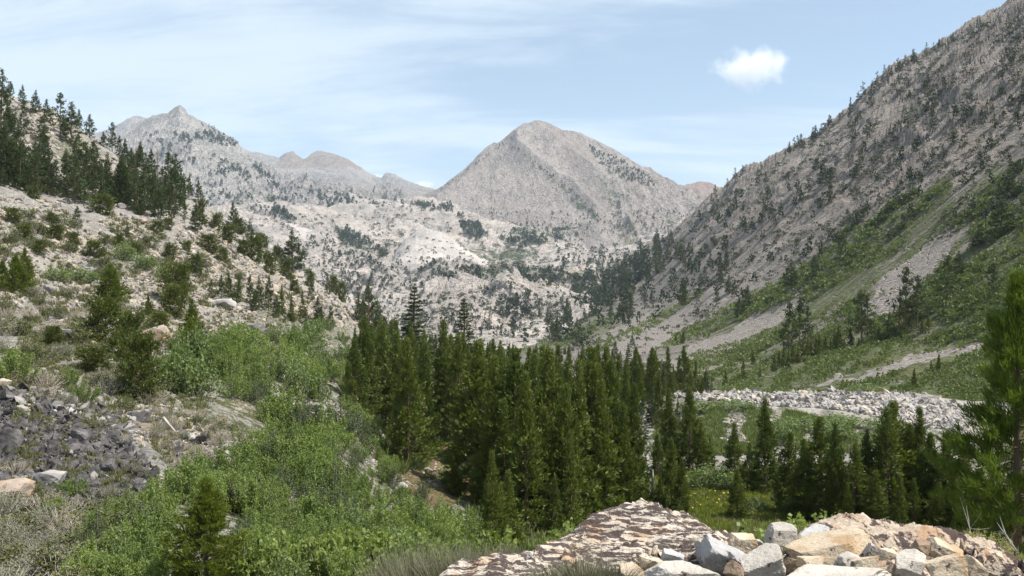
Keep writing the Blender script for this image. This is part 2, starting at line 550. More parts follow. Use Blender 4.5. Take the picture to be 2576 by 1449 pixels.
near_rows = [
    [(0, 4300, 1.0), (2576, 4300, 1.0)],
    [(-900, 2200, 5), (0, 2150, 5), (900, 1900, 5), (1080, 1650, 5), (1180, 1560, 4.6), (1300, 1575, 4.6), (2576, 1575, 4.6), (3200, 1575, 4.6)],
    [(-900, 1449, 12), (0, 1449, 12), (850, 1449, 12.5), (1000, 1460, 12.5), (1080, 1490, 11.5), (1130, 1500, 9.0), (1300, 1440, 7.0), (1500, 1400, 7.0), (1850, 1392, 7.3), (2300, 1390, 7.3), (2576, 1420, 7.2), (3200, 1420, 7.2)],
    [(-900, 1230, 20), (0, 1230, 20), (300, 1250, 20), (500, 1260, 22), (700, 1270, 25), (850, 1285, 27), (1000, 1330, 30), (1150, 1470, 24), (1300, 1700, 15), (2576, 1700, 15)],
    [(-900, 1030, 30), (0, 1030, 30), (300, 1060, 32), (500, 1070, 35), (700, 1110, 40), (850, 1140, 42), (910, 1170, 48), (1000, 1225, 52), (1150, 1300, 50), (1300, 1330, 52), (2000, 1335, 52), (2576, 1350, 50)],
    [(-900, 900, 45), (0, 900, 45), (300, 910, 50), (500, 920, 55), (700, 965, 62), (850, 1010, 68), (910, 1060, 70), (1000, 1150, 75), (1150, 1165, 75), (1500, 1200, 72), (2000, 1215, 70), (2576, 1230, 66)],
    [(-900, 740, 75), (0, 750, 75), (300, 780, 80), (500, 810, 85), (700, 865, 92), (850, 935, 95), (910, 985, 100), (1000, 1090, 100), (1500, 1090, 100), (1640, 1085, 100), (1800, 1080, 98), (2100, 1082, 97), (2350, 1085, 95), (2576, 1090, 90)],
    [(-900, 610, 110), (0, 620, 110), (300, 660, 120), (500, 700, 125), (700, 790, 130), (850, 870, 130), (910, 940, 130), (1000, 1030, 130), (1500, 1030, 130), (1640, 1010, 128), (1800, 1000, 126), (1950, 990, 122), (2100, 993, 120), (2230, 987, 118), (2350, 1004, 115), (2420, 1024, 112), (2576, 1030, 110)],
    [(-900, 440, 160), (0, 463, 160), (76, 482, 162), (152, 497, 165), (229, 512, 170), (305, 520, 175), (381, 543, 178), (500, 598, 180), (700, 728, 180), (850, 818, 175), (910, 900, 170), (1000, 980, 170), (1500, 985, 170), (1800, 985, 165), (2100, 990, 155), (2576, 1010, 140)],
    [(-900, 450, 180), (0, 500, 180), (305, 548, 195), (381, 560, 198), (500, 575, 210), (700, 695, 215), (850, 790, 210), (910, 880, 210), (1000, 950, 220), (1500, 950, 220), (1800, 985, 190), (2576, 1040, 170)],
    [(-900, 60, 310), (-300, 140, 305), (0, 230, 300), (38, 245, 300), (91, 261, 298), (145, 284, 296), (198, 322, 294), (248, 352, 292), (305, 394, 290), (362, 417, 288), (419, 455, 285), (476, 490, 283), (534, 531, 280), (591, 570, 278), (648, 611, 276), (705, 653, 274), (762, 692, 270), (800, 707, 266), (840, 728, 262), (880, 765, 258), (905, 800, 255), (925, 860, 255), (1000, 920, 300), (1500, 925, 300), (1800, 1000, 260), (2576, 1080, 240)],
    [(-900, 300, 450), (0, 420, 450), (300, 520, 440), (600, 650, 420), (800, 760, 400), (900, 860, 380), (1000, 920, 500), (1500, 915, 500), (2000, 1100, 400), (2576, 1200, 350)],
]
near = Land(near_rows, 900, [14, 20, 36, 50, 50, 50, 45, 40, 10, 60, 8], xr=(-330, 2900),
            extra=(np.linspace(-3.2, -0.74, 26), np.linspace(0.74, 3.2, 26)), nz=nz_near, smooth=3)


def warp(L, amp, sc=0.03, seed=5):
    return (L.px + fbm(L.px * sc, L.py * sc, 4, seed) * amp, L.py + fbm(L.px * sc + 40, L.py * sc, 4, seed + 9) * amp)


def masks(L, veg=(), scree=(), brown=(), dark=(), amp=30, base=0.0, sc=0.03):
    px, py = warp(L, amp, sc)
    out = np.zeros(L.px.shape + (4,), np.float32)
    out[..., 0] = base
    for ch, lst in ((0, veg), (1, scree), (2, brown), (3, dark)):
        for poly, val in lst:
            k = inpoly(px, py, poly)
            if val < 0:
                out[..., ch][k] = 0.0
            else:
                out[..., ch][k] = val
        out[..., ch] = gauss_blur_mask(out[..., ch], 2)
    return out


mk = masks(near, amp=40, base=0.28,
           veg=[([(-900, 1200), (-900, 1500), (1240, 1500), (1240, 1300), (1150, 1190), (950, 1060), (860, 1020), (900, 800), (700, 760), (560, 790), (480, 900), (420, 1050), (450, 1180), (250, 1240), (0, 1350)], 0.52),
                ([(250, 620), (420, 640), (480, 730), (380, 760), (300, 700), (100, 720), (90, 670), (230, 680)], 0.45),
                ([(1640, 985), (1640, 1120), (2400, 1100), (2300, 1065), (1900, 1020), (1780, 1000)], 0.5),
                ([(1600, 1180), (1600, 1340), (2700, 1340), (2700, 1120)], 0.55),
                ([(130, 330), (250, 380), (240, 430), (130, 400)], 0.55)],
           brown=[([(930, 1100), (1200, 1110), (1260, 1250), (1100, 1280), (960, 1220)], 1.2),
                  ([(310, 1010), (620, 1080), (640, 1180), (450, 1160), (330, 1110)], 0.5),
                  ([(1700, 1220), (1960, 1220), (1960, 1300), (1700, 1300)], 0.3),
                  ([(1250, 1300), (1500, 1300), (1500, 1400), (1250, 1400)], 0.4)],
           dark=[([(-200, 1000), (140, 1030), (360, 1150), (370, 1240), (240, 1270), (60, 1220), (-200, 1130)], 0.55),
                 ([(-200, 990), (100, 985), (300, 1060), (340, 1120), (150, 1060), (-200, 1030)], 0.32)],
           scree=[([(1640, 980), (2430, 980), (2560, 1100), (2330, 1085), (2200, 1050), (1900, 1030), (1800, 1005)], 0.9),
                  ([(690, 990), (760, 1010), (860, 1050), (820, 1080), (740, 1050), (680, 1010)], 0.8),
                  ([(350, 700), (700, 790), (700, 870), (560, 830), (420, 850), (330, 760)], 0.5),
                  ([(500, 560), (900, 740), (930, 800), (860, 790), (700, 700), (480, 600)], 0.5),
                  ([(0, 600), (120, 640), (360, 760), (340, 790), (150, 720), (0, 680)], 0.55)])
near.mesh('ground', M['near'], mk)


# right mountain
def nz_right(X, Y, Z):
    a = np.clip((Y - 180) / 300, 0, 1) * np.clip((Z + 25) / 50, 0.08, 1)
    n = fbm(X / 160, Y / 70, 5, 31, ridged=True) * 16 * a
    n += fbm(X / 22, Y / 16, 5, 33, 0.55, ridged=True) * 6.5 * a * np.clip((Z - 10) / 70, 0.12, 1)
    return n - 3 * a


sky_r = [(1290, 850), (1330, 822), (1380, 782), (1430, 742), (1500, 700), (1578, 648), (1632, 615), (1687, 588), (1741, 544), (1779, 508), (1817, 479), (1850, 448), (1915, 416), (1959, 394), (2062, 334), (2133, 280), (2171, 236), (2231, 187), (2329, 135), (2384, 103), (2471, 51), (2563, 2), (2650, -50), (2900, -250), (3400, -500)]
dsk = [(1290, 1250), (1330, 1300), (1500, 1450), (1632, 1400), (1779, 1238), (1959, 1066), (2200, 1050), (2400, 840), (2576, 720), (2900, 680), (3400, 465)]
dk = lambda x: float(np.interp(x, [a for a, _ in dsk], [b for _, b in dsk]))
right_rows = [
    [(900, 960, 450), (1200, 930, 500), (1330, 950, 350), (1500, 980, 240), (1632, 1000, 200), (1779, 1020, 165), (1959, 1020, 140), (2200, 1020, 130), (2576, 1060, 112), (2900, 1060, 112), (3400, 1010, 105)],
    [(900, 910, 700), (1200, 880, 800), (1330, 895, 500), (1500, 930, 330), (1632, 938, 260), (1779, 972, 190), (1959, 985, 160), (2200, 985, 148), (2400, 1000, 140), (2576, 1010, 130), (2900, 1000, 130), (3400, 950, 120)],
    [(900, 890, 800), (1200, 872, 900), (1330, 880, 620), (1500, 880, 460), (1632, 885, 380), (1779, 905, 320), (1959, 900, 265), (2200, 860, 240), (2400, 870, 205), (2576, 850, 182), (2900, 800, 160), (3400, 700, 130)],
    [(900, 880, 1000), (1200, 868, 1000), (1330, 862, 800), (1500, 826, 680), (1632, 826, 560), (1779, 826, 437), (1959, 790, 360), (2200, 690, 308), (2400, 640, 268), (2576, 615, 236), (2900, 500, 204), (3400, 400, 160)],
    [(900, 875, 1100), (1200, 864, 1100), (1330, 848, 950), (1500, 783, 950), (1632, 765, 760), (1779, 726, 570), (1959, 645, 475), (2200, 500, 430), (2400, 400, 380), (2576, 380, 318), (2900, 250, 265), (3400, 100, 203)],
    [(900, 872, 1150), (1200, 862, 1150), (1330, 836, 1100), (1500, 738, 1200), (1632, 688, 1000), (1779, 615, 800), (1959, 515, 660), (2200, 330, 640), (2400, 228, 545), (2576, 180, 450), (2900, 0, 383), (3400, -200, 285)],
    [(900, 870, 1200), (1200, 860, 1200)] + [(x, y, dk(x)) for x, y in sky_r],
    [(900, 900, 1500), (1290, 880, 1700)] + [(x, y + 130, dk(x) * 1.35) for x, y in sky_r[1:]],
]
right = Land(right_rows, 760, [10, 50, 50, 60, 60, 60, 14], xr=(1180, 3300), nz=nz_right, smooth=2)
mk = masks(right, amp=26, base=0.05, sc=0.02,
           veg=[([(2020, 620), (2150, 570), (2290, 480), (2400, 450), (2576, 420), (2800, 360), (2900, 1200), (1200, 1200), (1640, 900), (1760, 850), (1850, 800), (1950, 730), (2090, 660)], 0.45),
                ([(2040, 700), (2200, 560), (2330, 470), (2400, 440), (2400, 560), (2330, 620), (2240, 680), (2150, 760), (2000, 830), (1850, 900), (1760, 950), (1650, 1010), (3000, 1100), (3000, 450), (2576, 560), (2450, 600), (2300, 760), (1900, 930)], 0.62),
                ([(2700, 480), (2520, 570), (2400, 640), (2300, 760), (2150, 860), (1900, 930), (1720, 1050), (3000, 1100), (3000, 400)], 0.70), ([(2600, 360), (2500, 430), (2420, 540), (2480, 500), (2600, 410)], 0.6),
                ([(1290, 860), (1400, 840), (1560, 770), (1600, 790), (1480, 860), (1300, 900)], 0.55),
                ([(1840, 760), (2020, 670), (2120, 600), (2060, 690), (1960, 745), (1830, 822), (1700, 870), (1640, 880)], 0.6), ([(1700, 900), (1880, 850), (2040, 780), (2080, 790), (1900, 880), (1740, 940)], 0.6)],
           scree=[([(2395, 575), (2425, 592), (2345, 690), (2250, 790), (2185, 800), (2165, 770), (2225, 705), (2305, 635)], 0.98),
                  ([(2480, 860), (2470, 885), (2380, 905), (2160, 960), (2000, 990), (2110, 945), (2300, 895)], 0.85),
                  ([(1960, 640), (2010, 655), (1860, 760), (1700, 850), (1600, 900), (1500, 890), (1640, 810), (1800, 720)], 0.8),
                  ([(2000, 752), (2040, 768), (1870, 856), (1720, 925), (1650, 915), (1850, 815)], 0.95),
                  ([(2480, 470), (2520, 440), (2440, 570), (2400, 600)], 0.5), ([(2576, 560), (2600, 580), (2420, 690), (2300, 800), (2290, 780), (2400, 670)], 0.45), ([(2120, 640), (2200, 600), (2080, 720), (1960, 790), (1940, 780), (2040, 710)], 0.6), ([(2300, 480), (2340, 470), (2200, 600), (2150, 620)], 0.5),
                  ([(1950, 600), (2000, 610), (1800, 735), (1560, 850), (1500, 860), (1700, 750)], 0.55),
                  ([(1760, 620), (1900, 560), (1800, 700), (1600, 800), (1500, 830), (1640, 700)], 0.35)],
           brown=[([(1950, 560), (2500, 200), (2576, 200), (2576, 420), (2300, 500), (2050, 680), (1850, 760)], 0.22)],
           dark=[([(1700, 560), (1850, 480), (1900, 520), (1820, 600), (1720, 640)], 0.3), ([(2300, 100), (2600, -50), (2600, 300), (2350, 260)], 0.2)])
# vegetation gives way where bare scree runs down
mk[..., 0] = np.where(mk[..., 1] > 0.6, 0.04, mk[..., 0])
right.mesh('mountainside', M['right'], mk)


# granite basin
def nz_basin(X, Y, Z):
    a = np.clip((Y - 700) / 500, 0, 1)
    n = fbm(X / 320, Y / 320, 4, 51, ridged=True) * 26 * a
    n += fbm(X / 90, Y / 80, 5, 53, 0.5) * 26 * a
    n += fbm(X / 24, Y / 30, 4, 57, 0.5, ridged=True) * 4 * a
    for cx, cy, d, w, h in ((740, 560, 2100, 150, 20),):
        x0 = (cx - CX) / F * d
        n += h * np.exp(-((X - x0) ** 2 + (Y - d) ** 2) / (2 * w * w))
    q = (Z + n) / 30 + fbm(X / 130, Y / 130, 3, 58) * 2.2
    fr = q - np.floor(q)
    n += 20 * a * (np.clip((fr - 0.25) / 0.3, 0, 1) - fr)
    return n


basin_rows = [
    [(-400, 1000, 420), (2200, 1000, 420)],
    [(-400, 900, 600), (2200, 900, 600)],
    [(-400, 830, 850), (1290, 835, 850), (2200, 850, 850)],
    [(-400, 730, 1150), (400, 720, 1150), (900, 745, 1150), (1200, 760, 1150), (1280, 745, 1170), (1350, 750, 1200), (1500, 760, 1200), (2200, 760, 1200)],
    [(-400, 650, 1500), (400, 640, 1500), (700, 665, 1450), (900, 690, 1400), (1200, 712, 1400), (1500, 712, 1450), (1700, 690, 1500), (2200, 690, 1500)],
    [(-400, 610, 1700), (400, 610, 1700), (700, 640, 1650), (900, 675, 1600), (1200, 697, 1700), (1500, 684, 1800), (1700, 655, 1900), (2200, 640, 1900)],
    [(-400, 560, 2000), (400, 560, 2000), (740, 545, 2000), (900, 600, 2000), (1100, 620, 2050), (1170, 620, 2050), (1500, 625, 2250), (1700, 595, 2250), (2200, 580, 2200)],
    [(-400, 540, 2400), (400, 540, 2400), (740, 545, 2400), (900, 545, 2400), (1000, 530, 2400), (1130, 530, 2400), (1300, 575, 2500), (1500, 590, 2500), (1764, 560, 2600), (2200, 540, 2600)],
    [(-400, 520, 2900), (800, 510, 2900), (900, 505, 2900), (1000, 505, 2800), (1100, 512, 2800), (1200, 560, 2900), (1500, 600, 2900), (1764, 540, 3000), (2200, 530, 3000)],
    [(-400, 560, 3600), (2200, 560, 3600)],
]
basin = Land(basin_rows, 760, [6, 14, 50, 60, 30, 60, 50, 30, 8], xr=(-100, 2100), nz=nz_basin, smooth=2)
mk = masks(basin, amp=22, base=0.20, sc=0.035,
           veg=[([(1090, 690), (1150, 675), (1300, 670), (1500, 680), (1560, 700), (1400, 725), (1150, 715)], 0.62),
                ([(1140, 535), (1200, 560), (1230, 600), (1180, 610), (1150, 570)], 0.6),
                ([(1300, 560), (1420, 530), (1460, 570), (1400, 620), (1300, 640), (1200, 650), (1180, 630), (1280, 590)], 0.5),
                ([(830, 560), (900, 590), (990, 640), (960, 650), (860, 620)], 0.6),
                ([(930, 600), (1030, 605), (1000, 630), (920, 625)], 0.45),
                ([(1180, 625), (1330, 635), (1400, 660), (1250, 670), (1170, 650)], 0.55),
                ([(1540, 560), (1620, 600), (1610, 640), (1560, 610)], 0.5), ([(1680, 510), (1740, 530), (1680, 580), (1640, 560)], 0.55),
                ([(640, 650), (760, 640), (1000, 740), (1250, 860), (800, 860)], 0.30)],
           brown=[([(1080, 560), (1180, 570), (1190, 640), (1100, 650)], 0.4), ([(1230, 690), (1320, 700), (1320, 780), (1230, 760)], 0.45), ([(1000, 700), (1400, 740), (1400, 860), (1000, 860)], 0.30)])
basin.mesh('granite_basin', M['basin'], mk)


# knolls and domes that stand in front of the basin
def nz_knoll(amp, cs, seed):
    def f(X, Y, Z):
        k = np.clip((Z - Z.min()) / 60 + 0.25, 0, 1)
        rv, r2, dx, dy, e = cells(X / cs + fbm(X / 60, Y / 60, 3, seed) * 0.8, Y / (cs * 1.2), seed)
        n = (rv - 0.5) * 16 * amp + (dx * (r2 - 0.5) * 18 + dy * 8) * amp - np.clip(0.12 - e, 0, 1) * 50 * amp
        n = n + fbm(X / 60, Y / 60, 4, seed + 2) * 18 * amp + fbm(X / 14, Y / 14, 4, seed + 4, 0.6, ridged=True) * 4.5 * amp
        return n * k
    return f


def knoll(name, crest, d, front, dfront, seed, amp, cs, ncol, xpad=30, brown=0.3, label=None):
    xs_ = [a for a, _ in crest]
    rows = [[(xs_[0] - 200, front + 60, dfront * 0.85), (xs_[-1] + 200, front + 60, dfront * 0.85)],
            [(x, max(y + 4, front) if abs(y - front) > 30 else y + 30, dfront) for x, y in crest],
            [(x, y + (front - y) * 0.38, dfront + (d - dfront) * 0.55) for x, y in crest],
            [(x, y, d) for x, y in crest],
            [(x, y + 25, d * 1.06) for x, y in crest],
            [(x, y + 140, d * 1.22) for x, y in crest]]
    L = Land(rows, ncol, [10, 60, 70, 14, 14], xr=(xs_[0], xs_[-1]), nz=nz_knoll(amp, cs, seed), smooth=3)
    mk_ = masks(L, amp=16, base=0.12, sc=0.05)
    mk_[..., 2] = brown
    L.mesh(name, M['dome' if 'dome' in name else 'basin'], mk_)
    return L


KN1 = knoll('granite_hill', [(930, 800), (980, 772), (1040, 748), (1097, 731), (1146, 716), (1190, 716), (1222, 724), (1238, 711), (1254, 695), (1274, 687), (1292, 690), (1314, 712), (1332, 727), (1361, 721), (1392, 733), (1412, 775), (1440, 830), (1470, 860)], 1130, 850, 820, 5, 1.0, 26, 420, brown=0.34)
KN2 = knoll('granite_dome', [(975, 668), (995, 630), (1020, 600), (1046, 582), (1072, 575), (1105, 580), (1135, 598), (1160, 618), (1200, 642), (1235, 664), (1255, 690)], 1800, 672, 1560, 15, 0.16, 60, 260, brown=0.30)
KN3 = knoll('granite_dome', [(560, 640), (620, 590), (650, 560), (690, 536), (716, 528), (750, 536), (800, 556), (860, 592), (920, 622), (985, 648), (1040, 680)], 2000, 660, 1620, 25, 0.22, 80, 300, brown=0.15)
KN4 = knoll('granite_hill', [(1085, 722), (1105, 704), (1130, 692), (1152, 690), (1170, 700), (1182, 722)], 1350, 730, 1290, 35, 0.45, 24, 120, brown=0.5)


def nz_lp(X, Y, Z):
    top = np.clip((3420 - Y) / 500, 0.16, 1)
    return (fbm(X / 260, Y / 260, 4, 61, ridged=True) * 60 - 10) * np.clip((3300 - Y) / 500, 0.02, 1) + (fbm(X / 60, Y / 70, 5, 63, 0.6, ridged=True) * 46 - 8) * top


lp_sky = [(-300, 360, 3500), (100, 350, 3500), (248, 345, 3600), (305, 330, 3500), (343, 308, 3500), (381, 293, 3400), (423, 284, 3350), (440, 268, 3350), (452, 259, 3350), (462, 268, 3350), (473, 284, 3350), (507, 301, 3350), (541, 322, 3350), (591, 352, 3350), (610, 371, 3300), (625, 387, 3300), (686, 432, 3200), (724, 447, 3150), (789, 461, 3100), (898, 490, 3000), (1006, 500, 2900), (1100, 530, 2900), (1300, 600, 2900)]
lp_rows = [
    [(-300, 640, 1900), (1300, 660, 2000)],
    [(-300, 580, 2200), (200, 580, 2200), (700, 585, 2250), (1000, 590, 2350), (1300, 650, 2300)],
    [(-300, 480, 2700), (200, 480, 2700), (452, 470, 2680), (620, 500, 2620), (800, 510, 2600), (1000, 530, 2600), (1300, 630, 2600)],
    [(-300, 400, 3050), (200, 410, 3050), (400, 360, 3000), (452, 350, 2960), (500, 370, 2960), (591, 420, 2950), (700, 470, 2880), (800, 490, 2850), (1000, 515, 2800), (1300, 615, 2800)],
    lp_sky,
    [(x, y + 150, d + 700) for x, y, d in lp_sky],
]
lpeak = Land(lp_rows, 640, [20, 60, 60, 70, 10], xr=(-100, 1280), nz=nz_lp, smooth=0)
mk = masks(lpeak, amp=16, base=0.12,
           veg=[([(640, 470), (760, 510), (900, 600), (760, 560), (560, 560), (560, 520)], 0.34)],
           scree=[([(440, 420), (560, 380), (640, 470), (560, 520), (460, 500)], 0.5)])
lpeak.mesh('left_granite_peak', M['left_peak'], mk)


def nz_cp(X, Y, Z):
    n = fbm(X / 300, Y / 300, 3, 71) * 28 + fbm(X / 46, Y / 90, 5, 73, 0.58) * 8
    px = CX + F * X / Y; py = CY - F * Z / Y
    # ribs that run down from the summit
    for pts, h, w in (([(1345, 306), (1300, 345), (1303, 376), (1380, 440), (1442, 481), (1500, 550)], 34, 22),
                      ([(1353, 304), (1400, 370), (1460, 420), (1560, 500), (1600, 560)], 30, 20),
                      ([(1240, 372), (1180, 440), (1100, 500)], 20, 14),
                      ([(1430, 330), (1560, 420), (1660, 500)], 26, 18)):
        dmin = np.full(px.shape, 1e9)
        for (x0, y0), (x1, y1) in zip(pts[:-1], pts[1:]):
            L2 = (x1 - x0) ** 2 + (y1 - y0) ** 2
            t = np.clip(((px - x0) * (x1 - x0) + (py - y0) * (y1 - y0)) / L2, 0, 1)
            dmin = np.minimum(dmin, np.hypot(px - x0 - t * (x1 - x0), py - y0 - t * (y1 - y0)))
        fade = np.clip((py - 312) / 40, 0, 1)
        n = n + h * np.exp(-(dmin / w) ** 1.3) * fade
    rug = np.clip((px - 1500) / 80, 0, 1)
    n = n + fbm(X / 90, Y / 90, 5, 78, 0.6, ridged=True) * 30 * rug * np.clip((py - 400) / 60, 0, 1)
    return n


cp_sky = [(700, 560, 2900), (950, 530, 2950), (1040, 494, 3000), (1102, 474, 3050), (1163, 433, 3150), (1224, 385, 3250), (1277, 346, 3330), (1320, 311, 3380), (1335, 308, 3395), (1353, 302, 3400), (1375, 308, 3400), (1416, 326, 3380), (1477, 355, 3340), (1555, 389, 3280), (1608, 424, 3230), (1643, 446, 3200), (1677, 463, 3170), (1708, 485, 3140), (1764, 507, 3100), (1850, 540, 3050), (2100, 640, 3000)]
cp_rows = [
    [(700, 640, 2200), (1300, 640, 2200), (1600, 650, 2150), (2100, 640, 2200)],
    [(700, 600, 2500), (1000, 570, 2500), (1133, 545, 2450), (1194, 550, 2450), (1300, 585, 2400), (1442, 592, 2400), (1603, 625, 2250), (1750, 590, 2350), (2100, 640, 2400)],
    [(700, 580, 2700), (1000, 530, 2750), (1133, 505, 2720), (1300, 500, 2720), (1442, 510, 2700), (1603, 545, 2600), (1750, 545, 2700), (2100, 640, 2700)],
    [(700, 570, 2800), (1000, 515, 2850), (1133, 475, 2880), (1250, 430, 2920), (1353, 400, 2980), (1477, 420, 2960), (1603, 480, 2900), (1750, 520, 2900), (2100, 640, 2900)],
    cp_sky,
    [(x, y + 130, d + 700) for x, y, d in cp_sky],
]
cpeak = Land(cp_rows, 640, [16, 60, 60, 90, 10], xr=(760, 2000), nz=nz_cp, smooth=2)
mk = masks(cpeak, amp=12, base=0.06,
           veg=[([(1470, 360), (1560, 410), (1640, 470), (1570, 470), (1500, 420)], 0.30), ([(1500, 440), (1570, 460), (1600, 500), (1540, 520), (1510, 490)], 0.42),
                ([(1300, 378), (1320, 380), (1450, 490), (1520, 560), (1500, 560), (1430, 500)], 0.5), ([(1540, 530), (1600, 560), (1620, 640), (1560, 620)], 0.45)],
           brown=[([(1353, 304), (1440, 335), (1490, 400), (1440, 400), (1380, 350)], 0.40), ([(1300, 330), (1340, 350), (1400, 440), (1340, 420), (1300, 370)], 0.32), ([(1300, 400), (1340, 420), (1340, 520), (1300, 500)], 0.3), ([(1540, 520), (1620, 450), (1700, 500), (1650, 560)], 0.36)],
           dark=[([(1200, 465), (1310, 485), (1305, 500), (1210, 488)], 0.5), ([(1320, 305), (1345, 312), (1300, 360), (1240, 400), (1260, 365)], 0.3), ([(1470, 355), (1600, 420), (1690, 490), (1660, 490), (1550, 430)], 0.3)],
           scree=[([(1440, 560), (1400, 480), (1480, 540), (1500, 570)], 0.6)])
cpeak.mesh('central_pyramid_mountain', M['central'], mk)


def nz_far(X, Y, Z):
    return fbm(X / 400, Y / 400, 5, 81, 0.6, ridged=True) * 42 - 10


fa_sky = [(-400, 380, 6500), (100, 360, 6500), (248, 337, 6200), (280, 330, 6200), (305, 316, 6200), (343, 300, 6200), (370, 306, 6200), (500, 400, 6200), (600, 372, 6200), (625, 379, 6200), (648, 387, 6200), (701, 402, 6200), (712, 394, 6200), (735, 380, 6300), (750, 390, 6300), (764, 404, 6200), (772, 400, 6200), (800, 384, 6400), (820, 380, 6400), (854, 386, 6400), (868, 394, 6300), (893, 411, 6300), (933, 444, 6200), (960, 455, 6200), (968, 440, 6200), (975, 438, 6200), (994, 443, 6200), (1033, 460, 6100), (1094, 476, 6000), (1200, 500, 6000), (1400, 560, 6000)]
far = Land([
    [(-400, 600, 3800), (1400, 600, 3800)],
    [(-400, 500, 4700), (600, 470, 4700), (800, 478, 4700), (1000, 495, 4700), (1400, 590, 4700)],
    [(-400, 450, 5500), (300, 380, 5500), (600, 430, 5500), (720, 430, 5500), (780, 438, 5500), (870, 438, 5500), (960, 472, 5500), (1100, 490, 5400), (1400, 580, 5400)],
    fa_sky, [(x, y + 60, d + 1300) for x, y, d in fa_sky]], 420, [20, 40, 70, 6], xr=(-200, 1380), nz=nz_far)
far.mesh('distant_ridge', M['far'], masks(far, amp=14, brown=[([(700, 370), (920, 370), (900, 425), (690, 420)], 0.7), ([(640, 450), (1100, 470), (1100, 520), (700, 500)], 0.55)]))
fb_sky = [(1500, 560, 5200), (1640, 470, 5200), (1686, 462, 5200), (1717, 474, 5300), (1740, 464, 5600), (1760, 457, 5600), (1791, 464, 5600), (1815, 474, 5600), (1870, 500, 5600), (2200, 560, 5600)]
farb = Land([
    [(1500, 620, 3900), (2200, 620, 3900)],
    [(1500, 590, 4600), (1700, 510, 4600), (1760, 510, 4600), (2200, 580, 4600)],
    fb_sky, [(x, y + 60, d + 1200) for x, y, d in fb_sky]], 220, [20, 60, 6], xr=(1500, 2150), nz=nz_far)
farb.mesh('distant_red_peak', M['red'], masks(farb, brown=[([(1690, 470), (1730, 480), (1760, 520), (1700, 520)], 0.6)]))


# ------------------------------------------------------------------ plants: prototype meshes
def unit(v):
    return v / np.maximum(np.linalg.norm(v, axis=-1, keepdims=True), 1e-9)


def kites(c, d, l, w, rng, flat=None):
    """leaf-like four-sided faces: base at c, along d, length l, width w"""
    n = len(c)
    r = unit(rng.normal(size=(n, 3)))
    if flat is not None:
        r = unit(r * (1 - flat) + np.array([0, 0, 1.0]) * flat)
    s = unit(np.cross(d, r))
    l = np.broadcast_to(l, (n,))[:, None]; w = np.broadcast_to(w, (n,))[:, None]
    v = np.stack([c, c + d * l * .45 + s * w / 2, c + d * l, c + d * l * .45 - s * w / 2], 1).reshape(-1, 3)
    f = np.arange(n * 4).reshape(n, 4)
    return v, f


def tube(pts, rad, seg=6):
    pts = np.asarray(pts, float); rad = np.asarray(rad, float)
    t = unit(np.gradient(pts, axis=0))
    up = np.where(np.abs(t[:, 2:3]) > 0.9, np.array([[1.0, 0, 0]]), np.array([[0, 0, 1.0]]))
    a = unit(np.cross(t, up)); b = np.cross(t, a)
    th = np.linspace(0, 2 * np.pi, seg, endpoint=False)
    v = pts[:, None, :] + rad[:, None, None] * (np.cos(th)[None, :, None] * a[:, None, :] + np.sin(th)[None, :, None] * b[:, None, :])
    n = len(pts)
    i = np.arange(n * seg).reshape(n, seg)
    j = np.roll(i, -1, axis=1)
    f = np.stack([i[:-1], j[:-1], j[1:], i[1:]], -1).reshape(-1, 4)
    return v.reshape(-1, 3), f


def merge(parts):
    vs, fs, o = [], [], 0
    for v, f in parts:
        vs.append(v); fs.append(f + o); o += len(v)
    return np.concatenate(vs), np.concatenate(fs)


